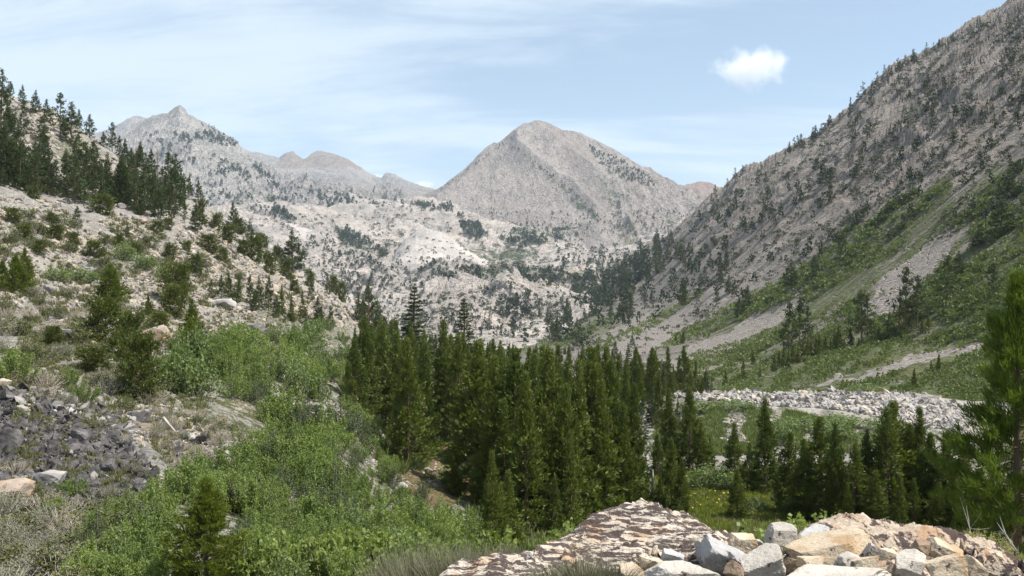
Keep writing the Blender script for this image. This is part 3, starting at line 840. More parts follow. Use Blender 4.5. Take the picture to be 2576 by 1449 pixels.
def conifer(seed, R=0.16, t0=0.04, nbr=170, m=7, k=5, size=0.030, shape='lodge', up=0.55, limbs=True, gap=0.25, wr=0.42):
    """crown and trunk of a conifer of height 1"""
    g = np.random.default_rng(seed)
    t = np.sort(g.uniform(t0, 0.985, nbr) ** 0.92)
    phi = g.uniform(0, 2 * np.pi, nbr)
    if shape == 'lodge':
        prof = np.minimum(1.0, ((1 - t) / 0.88) ** 0.95) * (0.72 + 0.28 * np.minimum(1, (t - t0) / 0.12 + 0.3))
    elif shape == 'fir':
        prof = (1 - t) ** 0.85 * 1.05
        t = np.round(t * 26) / 26 + g.normal(0, 0.003, nbr)
        prof = np.maximum((1 - t), 0.02) ** 0.85
    elif shape == 'round':
        prof = np.sqrt(np.maximum(0.02, 1 - ((t - 0.45) / 0.58) ** 2))
    elif shape == 'ragged':
        prof = np.minimum(1.0, ((1 - t) / 0.75) ** 0.6) * (0.45 + 0.55 * (np.sin(t * 37 + seed) > -0.2))
    n1 = np.array([vn2(np.array([np.cos(a) * 1.3 + seed * 5.1]), np.array([b * 7 + np.sin(a) * 1.3]), seed)[0] for a, b in zip(phi, t)])
    L = R * prof * (1 + n1 * 1.1 * (0.5 + gap)) * g.uniform(0.72, 1.1, nbr)
    L = np.maximum(L, 0.008)
    el = np.radians(np.interp(t, [0, 0.4, 1], [-12, 8, 58]) if shape != 'fir' else np.interp(t, [0, 0.6, 1], [-14, -2, 50])) + g.normal(0, 0.12, nbr)
    bd = np.stack([np.cos(phi) * np.cos(el), np.sin(phi) * np.cos(el), np.sin(el)], -1)
    base = np.stack([np.zeros(nbr), np.zeros(nbr), t], -1)
    mm = np.maximum(2, (m * (0.35 + L / L.max() * 0.65)).astype(int))
    idx = np.repeat(np.arange(nbr), mm)
    u = g.uniform(0.28, 1.0, len(idx)) ** 0.75
    cpos = base[idx] + bd[idx] * (L[idx] * u)[:, None]
    cpos[:, 2] += (u ** 2) * L[idx] * (0.22 if shape != 'fir' else -0.02)
    cpos += g.normal(0, size * 0.35, cpos.shape) * (0.35 if shape == 'fir' else 1)
    idx2 = np.repeat(np.arange(len(idx)), k)
    c = cpos[idx2] + g.normal(0, size * 0.22, (len(idx2), 3))
    dd = unit(bd[idx][idx2] * 0.75 + np.array([0, 0, up]) + g.normal(0, 0.45, (len(idx2), 3)))
    if shape == 'fir':
        dd = unit(bd[idx][idx2] * 0.9 + np.array([0, 0, 0.05]) + g.normal(0, 0.38, (len(idx2), 3)) * np.array([1, 1, 0.45]))
    ln = size * g.uniform(0.7, 1.35, len(idx2)) * (0.42 + 0.58 * np.minimum(1, L[idx][idx2] / (L.max() * 0.45)))
    v, f = kites(c, dd, ln, ln * wr, g)
    # leader
    nl = 5 * k
    c2 = np.stack([g.normal(0, .002, nl), g.normal(0, .002, nl), g.uniform(0.93, 1.0, nl)], -1)
    v2, f2 = kites(c2, unit(np.stack([g.normal(0, .5, nl), g.normal(0, .5, nl), np.full(nl, 1.1)], -1)), size * 0.6, size * 0.16, g)
    crown = merge([(v, f), (v2, f2)])
    zs = np.linspace(0, 0.98, 8)
    rr = 0.0135 * (1 - zs) ** 0.8 + 0.0015
    pts = np.stack([np.sin(zs * 5 + seed) * 0.004, np.cos(zs * 4 + seed) * 0.004, zs - 0.02], -1)
    tp = [tube(pts, rr, 7)]
    if limbs:
        for i in range(0, nbr, 3):
            e = base[i] + bd[i] * L[i] * 0.92
            tp.append(tube(np.stack([base[i], (base[i] + e) / 2 - [0, 0, 0.002], e]), [0.003, 0.002, 0.0006], 3))
    return crown, merge(tp)


def bush(seed, nst=34, leaves=2600, ls=0.045, h=1.0, r=0.75, round_=0.5, spread=0.10, stems=True, wr=0.8, flat=0.35):
    """shrub of height about 1"""
    g = np.random.default_rng(seed)
    phi = g.uniform(0, 2 * np.pi, nst); q = np.sqrt(g.uniform(0.0, 1, nst))
    top = np.stack([np.cos(phi) * q * r, np.sin(phi) * q * r, h * np.sqrt(np.maximum(0.06, 1 - (q * 0.93) ** 2)) * g.uniform(0.72, 1.08, nst)], -1)
    b0 = top * np.array([0.22, 0.22, 0]) + g.normal(0, 0.04, (nst, 3)) * np.array([1, 1, 0])
    mid = (b0 + top) / 2 + np.stack([np.cos(phi) * q * r * 0.1, np.sin(phi) * q * r * 0.1, np.zeros(nst)], -1)
    idx = g.integers(0, nst, leaves); u = 1 - g.uniform(0, 0.8, leaves) ** 1.35
    w0 = (1 - u) ** 2; w1 = 2 * u * (1 - u); w2 = u ** 2
    c = b0[idx] * w0[:, None] + mid[idx] * w1[:, None] + top[idx] * w2[:, None]
    c += g.normal(0, spread, c.shape) * (0.55 + 0.6 * (1 - u))[:, None]
    c[:, 2] = np.maximum(c[:, 2], 0.01)
    d = unit(g.normal(size=(leaves, 3)) * np.array([1, 1, 0.7]) + np.array([0, 0, 0.25]))
    ln = ls * g.uniform(0.65, 1.3, leaves)
    crown = kites(c, d, ln, ln * wr, g, flat=flat)
    st = None
    if stems:
        st = merge([tube(np.stack([b0[i] - [0, 0, .05], mid[i], top[i]]), [0.011, 0.008, 0.003], 4) for i in range(nst)])
    return crown, st


def tuft(seed, n=160, h=1.0, spread=0.35, w=0.02, lean=0.5):
    g = np.random.default_rng(seed)
    phi = g.uniform(0, 2 * np.pi, n); q = g.uniform(0, 1, n) ** 0.6
    c = np.stack([np.cos(phi) * q * spread * 0.5, np.sin(phi) * q * spread * 0.5, np.zeros(n)], -1)
    d = unit(np.stack([np.cos(phi) * q * lean, np.sin(phi) * q * lean, np.ones(n)], -1) + g.normal(0, 0.16, (n, 3)))
    l = h * g.uniform(0.5, 1.05, n)
    return kites(c, d, l, w, g)


# angular stones: a sphere cut by planes
def _ico(sub):
    import bmesh
    bm = bmesh.new()
    bmesh.ops.create_icosphere(bm, subdivisions=sub, radius=1)
    v = np.array([x.co[:] for x in bm.verts]); f = np.array([[x.index for x in q.verts] for q in bm.faces])
    bm.free()
    return v, f


ICO = {k: _ico(k) for k in (1, 2, 3, 5)}


def stone(seed, sub=2, planes=14, dims=(1, 1, 1), rough=0.05, sharp=1.0, lam=0.0, tops=False):
    g = np.random.default_rng(seed)
    v, f = ICO[sub]
    n = unit(g.normal(size=(planes, 3)))
    if planes >= 8:
        ax = np.array([[1, 0, 0], [-1, 0, 0], [0, 1, 0], [0, -1, 0], [0, 0, 1], [0, 0, -1.0]])
        n[:6] = unit(ax + g.normal(0, 0.28, (6, 3)))
    if tops:
        n[0] = unit(np.array([0.05, -0.1, 1.0])); n[1] = unit(np.array([0.1, -1.0, 0.15]))
    d = g.uniform(0.62, 1.0, planes)
    d[:6] = g.uniform(0.55, 0.85, min(6, planes))
    dot = v @ n.T
    with np.errstate(divide='ignore', invalid='ignore'):
        rr = np.where(dot > 0.05, d[None, :] / dot, 9)
    rad = np.minimum(rr.min(1), 1.25)
    p = v * rad[:, None]
    if rough:
        p = p * (1 + rough * fbm3(p * 2.2 + seed, 4, seed)[:, None] * 2 + rough * 0.7 * fbm3(p * 9 + seed, 3, seed + 3)[:, None])
    p = p * np.array(dims)
    if lam:
        p[:, 2] += lam * vn3(p[:, 0] * 3, p[:, 1] * 3, p[:, 2] * 18, seed)
    return p, f


def rotz(p, a):
    c, s = np.cos(a), np.sin(a)
    q = p.copy()
    q[..., 0] = p[..., 0] * c - p[..., 1] * s
    q[..., 1] = p[..., 0] * s + p[..., 1] * c
    return q


def scatter_mesh(protos, pos, sc, g, tilt=0.0, sz=None):
    """one mesh of many copies of small prototype shapes (for stuff only)"""
    vs, fs, o = [], [], 0
    which = g.integers(0, len(protos), len(pos)); rz = g.uniform(0, 2 * np.pi, len(pos))
    szz = np.ones(len(pos)) if sz is None else sz
    for k, (pv, pf) in enumerate(protos):
        ii = np.nonzero(which == k)[0]
        if len(ii) == 0:
            continue
        c, s = np.cos(rz[ii]), np.sin(rz[ii])
        x = pv[None, :, 0] * c[:, None] - pv[None, :, 1] * s[:, None]
        y = pv[None, :, 0] * s[:, None] + pv[None, :, 1] * c[:, None]
        z = np.repeat(pv[None, :, 2], len(ii), 0) * szz[ii][:, None]
        if tilt:
            tx = g.normal(0, tilt, len(ii)); ty = g.normal(0, tilt, len(ii))
            z = z + x * tx[:, None] + y * ty[:, None]
        q = np.stack([x, y, z], -1) * sc[ii][:, None, None] + pos[ii][:, None, :]
        vs.append(q.reshape(-1, 3))
        fs.append((pf[None] + (np.arange(len(ii)) * len(pv))[:, None, None] + o).reshape(-1, pf.shape[1]))
        o += len(ii) * len(pv)
    return np.concatenate(vs), np.concatenate(fs)


class Proto:
    def __init__(self, name, crown, trunk, leafm, barkm):
        self.crown = mesh_np(name + '_crown', crown[0], crown[1], [leafm])
        self.trunk = mesh_np(name + '_trunk', trunk[0], trunk[1], [barkm], smooth=True) if trunk is not None else None
        if trunk is not None:
            v, f = merge([crown, trunk])
            self.whole = mesh_np(name, v, f, [leafm, barkm], midx=[0] * len(crown[1]) + [1] * len(trunk[1]))
        else:
            self.whole = self.crown


def plant(name, proto, loc, h, w, label, cat, group=None, parts=True, rz=None, tilt=0.0, names=('crown', 'trunk')):
    rz = random.uniform(0, 6.28) if rz is None else rz
    rot = (random.gauss(0, tilt), random.gauss(0, tilt), rz)
    loc = (float(loc[0]), float(loc[1]), float(loc[2]))
    if parts and proto.trunk is not None:
        e = link(name, None, None, label, cat, group, None, loc, rot, (w, w, h))
        link(names[0], proto.crown, e)
        link(names[1], proto.trunk, e)
        return e
    return link(name, proto.whole, None, label, cat, group, None, loc, rot, (w, w, h))


def mk_protos(name, n, leafm, barkm, seed0, fn=conifer, **kw):
    return [Proto(name, *fn(seed0 + i, **kw), leafm, barkm) for i in range(n)]


PR = {}
PR['lodge'] = mk_protos('lodgepole', 6, M['pine'], M['bark'], 100, R=0.200, nbr=380, m=9, k=5, size=0.029, up=0.7, gap=0.45, t0=0.02)
PR['lodge_slim'] = mk_protos('slim_lodgepole', 4, M['pine'], M['bark'], 140, R=0.155, nbr=300, m=8, k=5, size=0.029, up=0.7, gap=0.45)
PR['firtall'] = mk_protos('tall_fir', 3, M['pine_far'], M['bark'], 160, R=0.17, nbr=340, m=9, k=5, size=0.022, shape='fir', gap=0.1)
PR['hill'] = mk_protos('hill_pine', 5, M['pine_far'], M['bark'], 200, R=0.21, nbr=170, m=7, k=5, size=0.038, t0=0.05, gap=0.5)
PR['hillr'] = mk_protos('ragged_pine', 3, M['pine_far'], M['bark'], 220, R=0.20, nbr=120, m=7, k=5, size=0.038, t0=0.14, shape='ragged', gap=0.6)
PR['mtn'] = mk_protos('mountain_pine', 6, M['pine_mtn'], M['bark'], 240, R=0.24, nbr=46, m=5, k=4, size=0.075, t0=0.05, limbs=False, gap=0.6)
PR['fg'] = mk_protos('bright_pine', 2, M['pine_yellow'], M['bark'], 260, R=0.30, nbr=420, m=16, k=12, size=0.031, up=0.9, t0=0.01, gap=0.4, wr=0.18)
PR['blue'] = mk_protos('blue_fir', 1, M['fir'], M['bark'], 270, R=0.30, nbr=260, m=8, k=5, size=0.028, shape='fir', t0=0.01)
PR['rust'] = mk_protos('rust_tree', 1, M['rust'], M['bark'], 275, R=0.15, nbr=60, m=4, k=4, size=0.03, t0=0.2, shape='ragged', gap=0.6)
PR['juniper'] = mk_protos('dark_shrub', 4, M['juniper'], M['bark'], 280, R=0.52, nbr=340, m=8, k=5, size=0.060, shape='round', t0=0.02, gap=0.6)
PR['pbush'] = mk_protos('bushy_pine', 3, M['pine_yellow'], M['bark'], 290, R=0.38, nbr=420, m=10, k=6, size=0.040, t0=0.02, gap=0.5, up=0.8)
PR['aspen'] = mk_protos('aspen_bush', 4, M['aspen'], M['bark_aspen'], 300, fn=bush, nst=22, leaves=3600, ls=0.050, spread=0.070)
PR['aspen_far'] = mk_protos('willow_bush', 3, M['aspen_far'], M['bark_aspen'], 320, fn=bush, nst=30, leaves=1500, ls=0.075, spread=0.11)
PR['aspen_dark'] = mk_protos('dark_willow', 2, M['aspen_dark'], M['bark_aspen'], 335, fn=bush, nst=34, leaves=4600, ls=0.036, spread=0.09)
PR['aspen_near'] = mk_protos('bright_aspen', 3, M['aspen_near'], M['bark_aspen'], 330, fn=bush, nst=26, leaves=900, ls=0.095, spread=0.10, wr=0.95, flat=0.2)
PR['olive'] = mk_protos('scrub_bush', 3, M['olive'], M['bark_grey'], 340, fn=bush, nst=26, leaves=1300, ls=0.065, spread=0.09, h=0.75)
PR['sage'] = mk_protos('sage_bush', 3, M['sage'], M['bark_grey'], 350, fn=bush, nst=60, leaves=2600, ls=0.055, spread=0.05, h=0.7, wr=0.35)
PR['dry'] = mk_protos('dry_bush', 2, M['dry'], M['bark_grey'], 360, fn=bush, nst=60, leaves=1300, ls=0.06, spread=0.06, h=0.7, wr=0.25)
PR['ybush'] = mk_protos('yellow_bush', 2, M['ybush'], M['bark_grey'], 370, fn=bush, nst=80, leaves=5200, ls=0.040, spread=0.035, h=0.6, wr=0.4)


def tree_at(L, x, yt, yb, proto, wf, label, cat, group=None, name='pine_tree', parts=True, sink=0.02, tilt=0.015):
    p = L.pix(x, yb)
    h = (yb - yt) / F * p[1]
    p[2] -= h * sink
    return plant(name, random.choice(PR[proto]), p, h, h * wf, label, cat, group, parts, tilt=tilt), p, h


# ---- left hillside conifers (x, top, base in reference pixels)
hill = [(2, 170, 330), (27, 204, 262), (57, 213, 262), (90, 225, 285), (118, 249, 310), (152, 232, 341), (179, 255, 368), (198, 272, 318), (225, 286, 349), (61, 250, 345), (15, 305, 463), (50, 345, 478), (30, 356, 470), (95, 380, 490), (122, 383, 492), (168, 372, 495), (187, 380, 509), (213, 356, 503), (240, 365, 513), (267, 380, 500), (309, 400, 518), (282, 300, 378), (301, 326, 387), (316, 348, 408), (381, 364, 425), (423, 364, 452), (343, 420, 532), (366, 428, 530), (389, 432, 547), (431, 455, 562), (476, 436, 492), (499, 451, 514), (492, 515, 583), (465, 508, 562), (587, 507, 572), (572, 556, 583), (629, 549, 606), (671, 600, 627), (690, 620, 652), (5, 420, 470), (75, 400, 486), (140, 400, 495), (330, 440, 522), (290, 430, 515), (352, 350, 410), (-30, 230, 420), (-70, 300, 440), (20, 255, 400), (203, 430, 508), (105, 290, 360), (260, 330, 372), (330, 370, 420), (160, 300, 350)]
g = np.random.default_rng(12)
for _k in range(28):
    x = g.uniform(-40, 470); bb = np.interp(x, [-40, 0, 229, 305, 381, 470], [455, 470, 512, 522, 545, 575]) - g.uniform(0, 60)
    hill.append((x, bb - g.uniform(60, 135), bb))

for i, (x, a, b) in enumerate(hill):
    p = near.pix(x, b)
    up_ = p[1] > 240
    rag = (i % 4 == 1)
    if b < 430:
        lab = 'dark conifer in the open stand on the steep upper left slope'; grp = 'conifers on the upper left slope'
    elif x < 160:
        lab = 'dark conifer in the dense belt at the left edge of the picture'; grp = 'conifers of the belt at the left edge'
    elif x < 450 and b > 485:
        lab = 'dark conifer in the tree belt standing behind the pale rubble bench'; grp = 'conifers behind the rubble bench'
    else:
        lab = 'small conifer on the lower end of the left ridge line'; grp = 'conifers along the left ridge line'
    tree_at(near, x, a, b, 'hillr' if rag else 'hill', random.uniform(0.95, 1.35), lab, 'conifer', grp, name='hill_conifer')
tree_at(near, 351, 346, 416, 'hill', 1.2, 'conifer with a bare orange trunk beside it on the left ridge', 'conifer')
# bare orange snag and grey snags
def snag(x, yt, yb, mat, label, rad=0.35, name='dead_tree', L=near, nb=14, ln=0.12):
    p = L.pix(x, yb); h = (yb - yt) / F * p[1]
    g = np.random.default_rng(int(x))
    e = link(name, None, None, label, 'dead tree', None, None, p, (0, random.gauss(0, 0.03), 0))
    zs = np.linspace(0, 1, 7)
    tv, tf = tube(np.stack([np.sin(zs * 4) * 0.012 * h, np.cos(zs * 3) * 0.01 * h, zs * h], -1), rad * (1 - zs) ** 0.7 + 0.03, 7)
    link('trunk', mesh_np('snag_trunk', tv, tf, [mat], smooth=True), e)
    tp = []
    for k in range(nb):
        t = g.uniform(0.3, 0.97); ph = g.uniform(0, 6.28); l = ln * h * (1.1 - t) * g.uniform(0.5, 1.3)
        b = np.array([0, 0, t * h]); d = np.array([np.cos(ph), np.sin(ph), g.uniform(-0.3, 0.4)])
        tp.append(tube(np.stack([b, b + d * l * .6, b + d * l + [0, 0, 0.1 * l]]), [rad * 0.22, rad * 0.15, 0.02], 4))
    bv, bf = merge(tp)
    link('branch', mesh_np('snag_branches', bv, bf, [mat], smooth=True), e)
snag(343, 358, 413, M['bark_red'], 'bare bright orange dead trunk on the left ridge', 0.55)
tree_at(near, 396, 364, 440, 'rust', 1.0, 'half dead rust brown conifer on the left ridge line', 'conifer')
tree_at(near, 385, 425, 545, 'hillr', 1.1, 'tall conifer with reddish dead upper branches on the left slope', 'conifer')
o, _, _ = tree_at(near, 736, 578, 684, 'hill', 1.55, 'lone dense dark fir standing on the crest of the left ridge against pale granite', 'fir', name='fir_tree')

# ---- middle-left pines
midl = [(498, 628, 703, 'hill', 0.9), (320, 562, 598, 'hill', 1.1), (194, 517, 553, 'hill', 1.5), (445, 685, 762, 'juniper', 1.0), (483, 748, 892, 'lodge', 1.5), (480, 800, 905, 'pbush', 1.0),
        (278, 662, 766, 'pbush', 1.25), (373, 742, 802, 'pbush', 0.75), (40, 640, 738, 'pbush', 1.0), (60, 622, 700, 'pbush', 0.8), (5, 655, 730, 'pbush', 1.2)]
lm = ['slender dark pine alone on the middle of the left slope', 'tiny dark conifer among rubble below the tree belt', 'small pointed conifer on the rubble bench at upper left', 'round topped dark pine above the tall dark pine on the left slope', 'tall dark pine beside the orange rock face on the left slope', 'olive green bushy pine at the foot of the tall dark pine', 'broad bushy pine standing alone on the pale rocks of the left slope', 'small yellow green pine right of the broad bushy pine', 'yellow green bushy pine at the left edge, front one of three', 'yellow green bushy pine at the left edge, rear and tallest of three', 'yellow green bushy pine cut by the left picture edge']
for (x, a, b, pr, w), lab in zip(midl, lm):
    tree_at(near, x, a, b, pr, w, lab, 'pine')
for x, a, b in [(530, 700, 752), (556, 690, 750), (575, 685, 752), (600, 688, 762), (628, 690, 768), (650, 695, 780), (676, 692, 782), (708, 716, 792), (735, 738, 812), (762, 728, 800), (800, 745, 822), (832, 768, 824), (824, 686, 745), (782, 700, 760), (590, 720, 770), (640, 730, 785), (694, 740, 800), (808, 776, 830), (770, 770, 815)]:
    tree_at(near, x, a, b, 'hill' if x % 3 else 'lodge_slim', 0.95, 'young dark pine in the row above the green thicket on the left slope', 'young pine', 'young pines above the green thicket', name='young_pine')
for x, a, b in [(912, 716, 800), (905, 735, 830), (930, 690, 850), (955, 740, 840), (948, 745, 870), (972, 790, 880)]:
    tree_at(near, x, a, b, 'hill', 1.0, 'greyish conifer behind the left end of the valley forest', 'conifer', 'conifers at the left end of the forest')
tree_at(near, 925, 690, 800, 'rust', 0.8, 'thin rusty topped conifer at the left end of the valley forest', 'conifer')

# dark shrubs on the left slope
shr = [(259, 539, 62, 36), (396, 591, 40, 26), (423, 579, 26, 22), (572, 612, 46, 32), (640, 658, 52, 48), (526, 636, 52, 34), (427, 655, 34, 30), (236, 648, 52, 32), (183, 632, 34, 34), (600, 590, 40, 30), (545, 580, 34, 30), (505, 560, 30, 40), (676, 690, 44, 40), (610, 640, 36, 26), (700, 660, 30, 30), (720, 700, 40, 34), (560, 660, 36, 26), (490, 690, 44, 36), (84, 500, 40, 22), (30, 560, 44, 26), (140, 600, 46, 26), (60, 600, 50, 24), (100, 640, 40, 26), (340, 640, 30, 22), (300, 620, 30, 24), (470, 640, 30, 24), (130, 560, 30, 18), (350, 540, 26, 18), (660, 610, 30, 24), (740, 740, 30, 26), (780, 720, 30, 30), (860, 760, 24, 36), (840, 740, 26, 34),
       (265, 862, 120, 78), (235, 930, 90, 42), (350, 1010, 110, 120), (300, 905, 70, 50), (440, 800, 70, 60), (135, 870, 56, 36), (330, 900, 80, 80), (400, 840, 60, 40), (350, 960, 80, 70)]
for i, (x, b, w, h) in enumerate(shr):
    p = near.pix(x, b); W = w / F * p[1]; H = h / F * p[1]
    if b < 780:
        lab, grp = 'low dark green shrub growing among rubble on the left slope', 'dark shrubs on the rubble slope'
    else:
        lab, grp = 'olive brown juniper like shrub on the lower left slope above the dark rocks', 'juniper shrubs on the lower left slope'
    plant('shrub', random.choice(PR['juniper']), p - np.array([0, 0, H * 0.08]), H * 1.15, W * 1.0, lab, 'shrub', grp)

# ---- foreground pines
tree_at(near, 518, 1198, 1500, 'fg', 1.3, 'yellow green young pine standing in front of the aspen thicket at bottom left', 'pine')
tree_at(near, 694, 1250, 1312, 'blue', 0.9, 'small blue green fir half buried in the aspen thicket', 'fir', name='fir_tree')


# ---- central forest
def forest(lst, proto, lab, grp, wf=1.0):
    for x, a, b in lst:
        tree_at(near, x, a, b, proto if isinstance(proto, str) else random.choice(proto), wf * random.uniform(0.85, 1.35), lab, 'pine', grp)

tree_at(near, 1043, 712, 960, 'firtall', 1.5, 'tall dense fir rising above the forest near its left end', 'fir', name='fir_tree')
tree_at(near, 1165, 744, 975, 'firtall', 1.35, 'tall open branched fir rising above the forest, right of the denser tall fir', 'fir', name='fir_tree')
tree_at(near, 1612, 1022, 1135, 'blue', 1.05, 'pale blue green young fir with tiered branches in a forest gap', 'fir', name='fir_tree')
front = [(920, 792, 1045), (895, 850, 1040), (960, 810, 1060), (1025, 845, 1168), (995, 830, 1120), (1065, 860, 1140), (876, 905, 1040), (1110, 800, 1085), (1155, 840, 1110), (1205, 850, 1250), (1235, 890, 1290), (1240, 1130, 1395), (1275, 1180, 1385), (1290, 870, 1300), (1325, 930, 1345), (1350, 880, 1320), (1390, 1190, 1370), (1395, 870, 1330), (1420, 960, 1340), (1450, 900, 1330), (1480, 868, 1320), (1510, 950, 1325), (1540, 900, 1300), (1570, 1010, 1320), (1590, 960, 1300), (1435, 1080, 1350), (1500, 1090, 1330), (1265, 1000, 1310), (1140, 1140, 1245), (1370, 1020, 1340), (1550, 1080, 1310), (1605, 1120, 1290), (1310, 1080, 1340)]
forest(front, ['lodge', 'lodge', 'lodge_slim'], 'dense dark green pine in the front rank of the central forest', 'front rank of the central forest')
rfront = [(1685, 975, 1180), (1735, 970, 1185), (1715, 1150, 1318), (1690, 1100, 1300), (1855, 1178, 1312), (1925, 998, 1242), (1848, 1062, 1192), (1762, 1060, 1190), (1785, 1100, 1185), (1885, 1110, 1220), (1655, 1090, 1200), (1660, 1200, 1310)]
rl = ['dark pine left of the meadow, leaning on its twin', 'dark pine left of the meadow, right one of the twin pair', 'pine in front of the dome shaped willow, beside the meadow', 'pine behind the lichen covered outcrop, left of the meadow', 'young pine standing alone in the yellow meadow', 'broad dark pine behind the meadow below the rubble ridge', 'small pine between the twin pines and the broad meadow pine', 'slim pine right of the twin pines', 'short pine right of the twin pines near the dome shaped willow', 'small pine touching the left side of the broad meadow pine', 'small pine right of the blue green fir', 'low pine above the top of the lichen covered outcrop']
for (x, a, b), lab in zip(rfront, rl):
    tree_at(near, x, a, b, 'lodge', 1.25 if b - a < 160 else 1.05, lab, 'pine')
forest([(1985, 1085, 1295), (2020, 1100, 1310), (2065, 1045, 1320), (2105, 1060, 1325), (2150, 1110, 1330), (2180, 1075, 1325), (2225, 1020, 1330), (2250, 1005, 1325), (2290, 1060, 1330), (2310, 1022, 1330), (2345, 1085, 1335), (2380, 1080, 1340), (2420, 1120, 1345), (2400, 1180, 1350), (2200, 1180, 1340), (2130, 1210, 1335), (2300, 1200, 1345), (2460, 1150, 1350), (2500, 1180, 1350), (2560, 1150, 1350), (2360, 1210, 1350), (2040, 1180, 1318), (2090, 1190, 1325), (2260, 1190, 1345), (2620, 1100, 1350), (2680, 1160, 1360), (2740, 1080, 1350), (2800, 1150, 1360), (2650, 1000, 1250), (2860, 1100, 1350)],
       'lodge', 'dark pine in the tight rank between the meadow and the big right edge pine', 'pine rank at lower right', 1.1)
forest([(1632, 905, 990), (1648, 880, 985), (1662, 900, 1000), (1680, 872, 985), (1696, 915, 990), (1708, 892, 985), (1722, 868, 988), (1738, 930, 992), (1750, 905, 990), (1766, 948, 992), (1776, 925, 990), (1790, 950, 992), (1610, 890, 1000), (1598, 870, 985), (1580, 862, 985), (1560, 880, 990), (1545, 855, 980), (1688, 930, 1010), (1730, 960, 1040), (1655, 940, 1060), (1640, 960, 1075), (1705, 1000, 1090)], ['lodge_slim', 'lodge', 'firtall'], 'dark conifer in the row above the left end of the rubble ridge', 'conifers above the left end of the rubble ridge')
# forest behind, filled at random on the valley floor
g = np.random.default_rng(44)
cnt = 0
tries = 0
while cnt < 215 and tries < 9000:
    tries += 1
    x = g.uniform(880, 1800); b = g.uniform(890, 1230) if g.uniform() > 0.35 else g.uniform(900, 1000)
    lim = np.interp(x, [880, 1000, 1150, 1300, 1600, 1680, 1800], [1030, 1090, 1130, 1220, 1080, 985, 975])
    if b > lim:
        continue
    if inpoly(np.array([x]), np.array([b]), [(1040, 1090), (1200, 1100), (1200, 1240), (960, 1200)])[0]:
        continue
    p = near.pix(x, b)
    hh = g.uniform(7.5, 11.5) if p[1] < 140 else g.uniform(9, 14)
    top = b - hh * F / p[1]
    cap = np.interp(x, [880, 960, 1100, 1200, 1300, 1500, 1650, 1740, 1800], [800, 790, 815, 840, 862, 862, 868, 930, 940])
    if top < cap:
        top = cap + g.uniform(0, 90) ** 1.0
    if b - top < 38:
        continue
    far_ = p[1] > 170
    tree_at(near, x, top, b, 'lodge_slim' if g.uniform() < 0.6 else 'lodge', g.uniform(0.9, 1.3),
            'slim dark pine in the far rows of the central forest' if far_ else 'dark pine in the middle rows of the central forest', 'pine',
            'far rows of the central forest' if far_ else 'middle rows of the central forest')
    cnt += 1

# ---- trees on the green apron at right
apr = [(2278, 668, 832, 'hillr', 1.0, 'tall dark ragged pine on the green slope, left of a close pair'), (2306, 690, 822, 'hillr', 1.0, 'dark ragged pine on the green slope, right of a close pair'),
       (2168, 728, 862, 'hillr', 1.2, 'dark two stemmed looking pine alone on the green slope'), (2182, 740, 858, 'hillr', 0.9, 'thinner pine pressed against the two stemmed pine on the green slope'),
       (1984, 757, 900, 'hillr', 1.1, 'left one of three ragged dark pines at the top of the sapling row'), (2010, 745, 868, 'hillr', 0.9, 'middle one of three ragged dark pines at the top of the sapling row'), (2034, 768, 858, 'hillr', 0.85, 'right one of three ragged dark pines at the top of the sapling row'),
       (2385, 640, 756, 'hillr', 1.1, 'ragged pine with a bare lower trunk high on the green slope'), (2412, 630, 690, 'hill', 1.5, 'round crowned pine beside the ragged pine high on the green slope'), (2500, 660, 745, 'hillr', 1.1, 'dark pine on the green slope just left of the big pine top'), (2238, 782, 842, 'firtall', 1.3, 'small conical fir between the two groups of ragged pines')]
for x, a, b, pr, w, lab in apr:
    tree_at(right, x, a, b, pr, w, lab, 'pine')
for x_, a_, b_, lab_ in ((1388, 905, 1010, 'slim grey dead trunk standing in the middle of the central forest'), (1100, 800, 940, 'grey dead top between the two tall firs'), (1530, 860, 985, 'reddish dead pole at the right rear of the central forest'), (1640, 1180, 1290, 'pale dead trunk at the right edge of the central forest')):
    snag(x_, a_, b_, M['bark_grey'] if 'grey' in lab_ or 'pale' in lab_ else M['bark'], lab_, 0.14, nb=16, ln=0.09)
snag(2262, 712, 832, M['bark'], 'thin bare dead trunk left of the ragged pine pair on the green slope', 0.35, L=right)
for x, a, b in [(1948, 890, 935), (1960, 880, 925), (1972, 870, 925), (1983, 885, 930), (1996, 860, 915), (2008, 872, 915), (2020, 855, 905), (2030, 850, 905), (2040, 858, 900), (2052, 845, 900), (2062, 838, 895), (2076, 842, 888), (2110, 812, 880), (2100, 830, 880), (2124, 850, 885), (2090, 850, 890), (2140, 820, 868), (2195, 840, 868), (2212, 820, 858), (2250, 815, 850), (2268, 820, 852), (2320, 800, 835), (2335, 790, 825), (1912, 920, 950), (1870, 900, 955), (1826, 930, 975), (1775, 935, 985), (2300, 925, 975), (2362, 888, 938), (2343, 905, 935), (1895, 880, 920), (2160, 850, 880), (2280, 850, 870)]:
    tree_at(right, x, a, b, 'lodge_slim', 1.25, 'small green fir sapling in the row below the ragged pines on the green slope', 'fir', 'fir saplings on the green slope', name='fir_tree')

# ---- big pine at the right edge
M['pine_big'] = leaf_mat('big_pine_needles', (0.045, 0.085, 0.012), (0.15, 0.20, 0.025), 0.32)
PR['big'] = [Proto('big_pine', *conifer(265, R=0.27, nbr=300, m=20, k=16, size=0.030, up=0.95, t0=0.10, gap=0.5, wr=0.10), M['pine_big'], M['bark'])]
p = near.pix(2562, 1449)
p = P(2562, 1449, 17.0)
h = (1449 - 688) / F * 17.0
plant('pine_tree', PR['big'][0], p, h, h * 1.02, 'big bright green pine at the right edge with a thick trunk', 'pine')



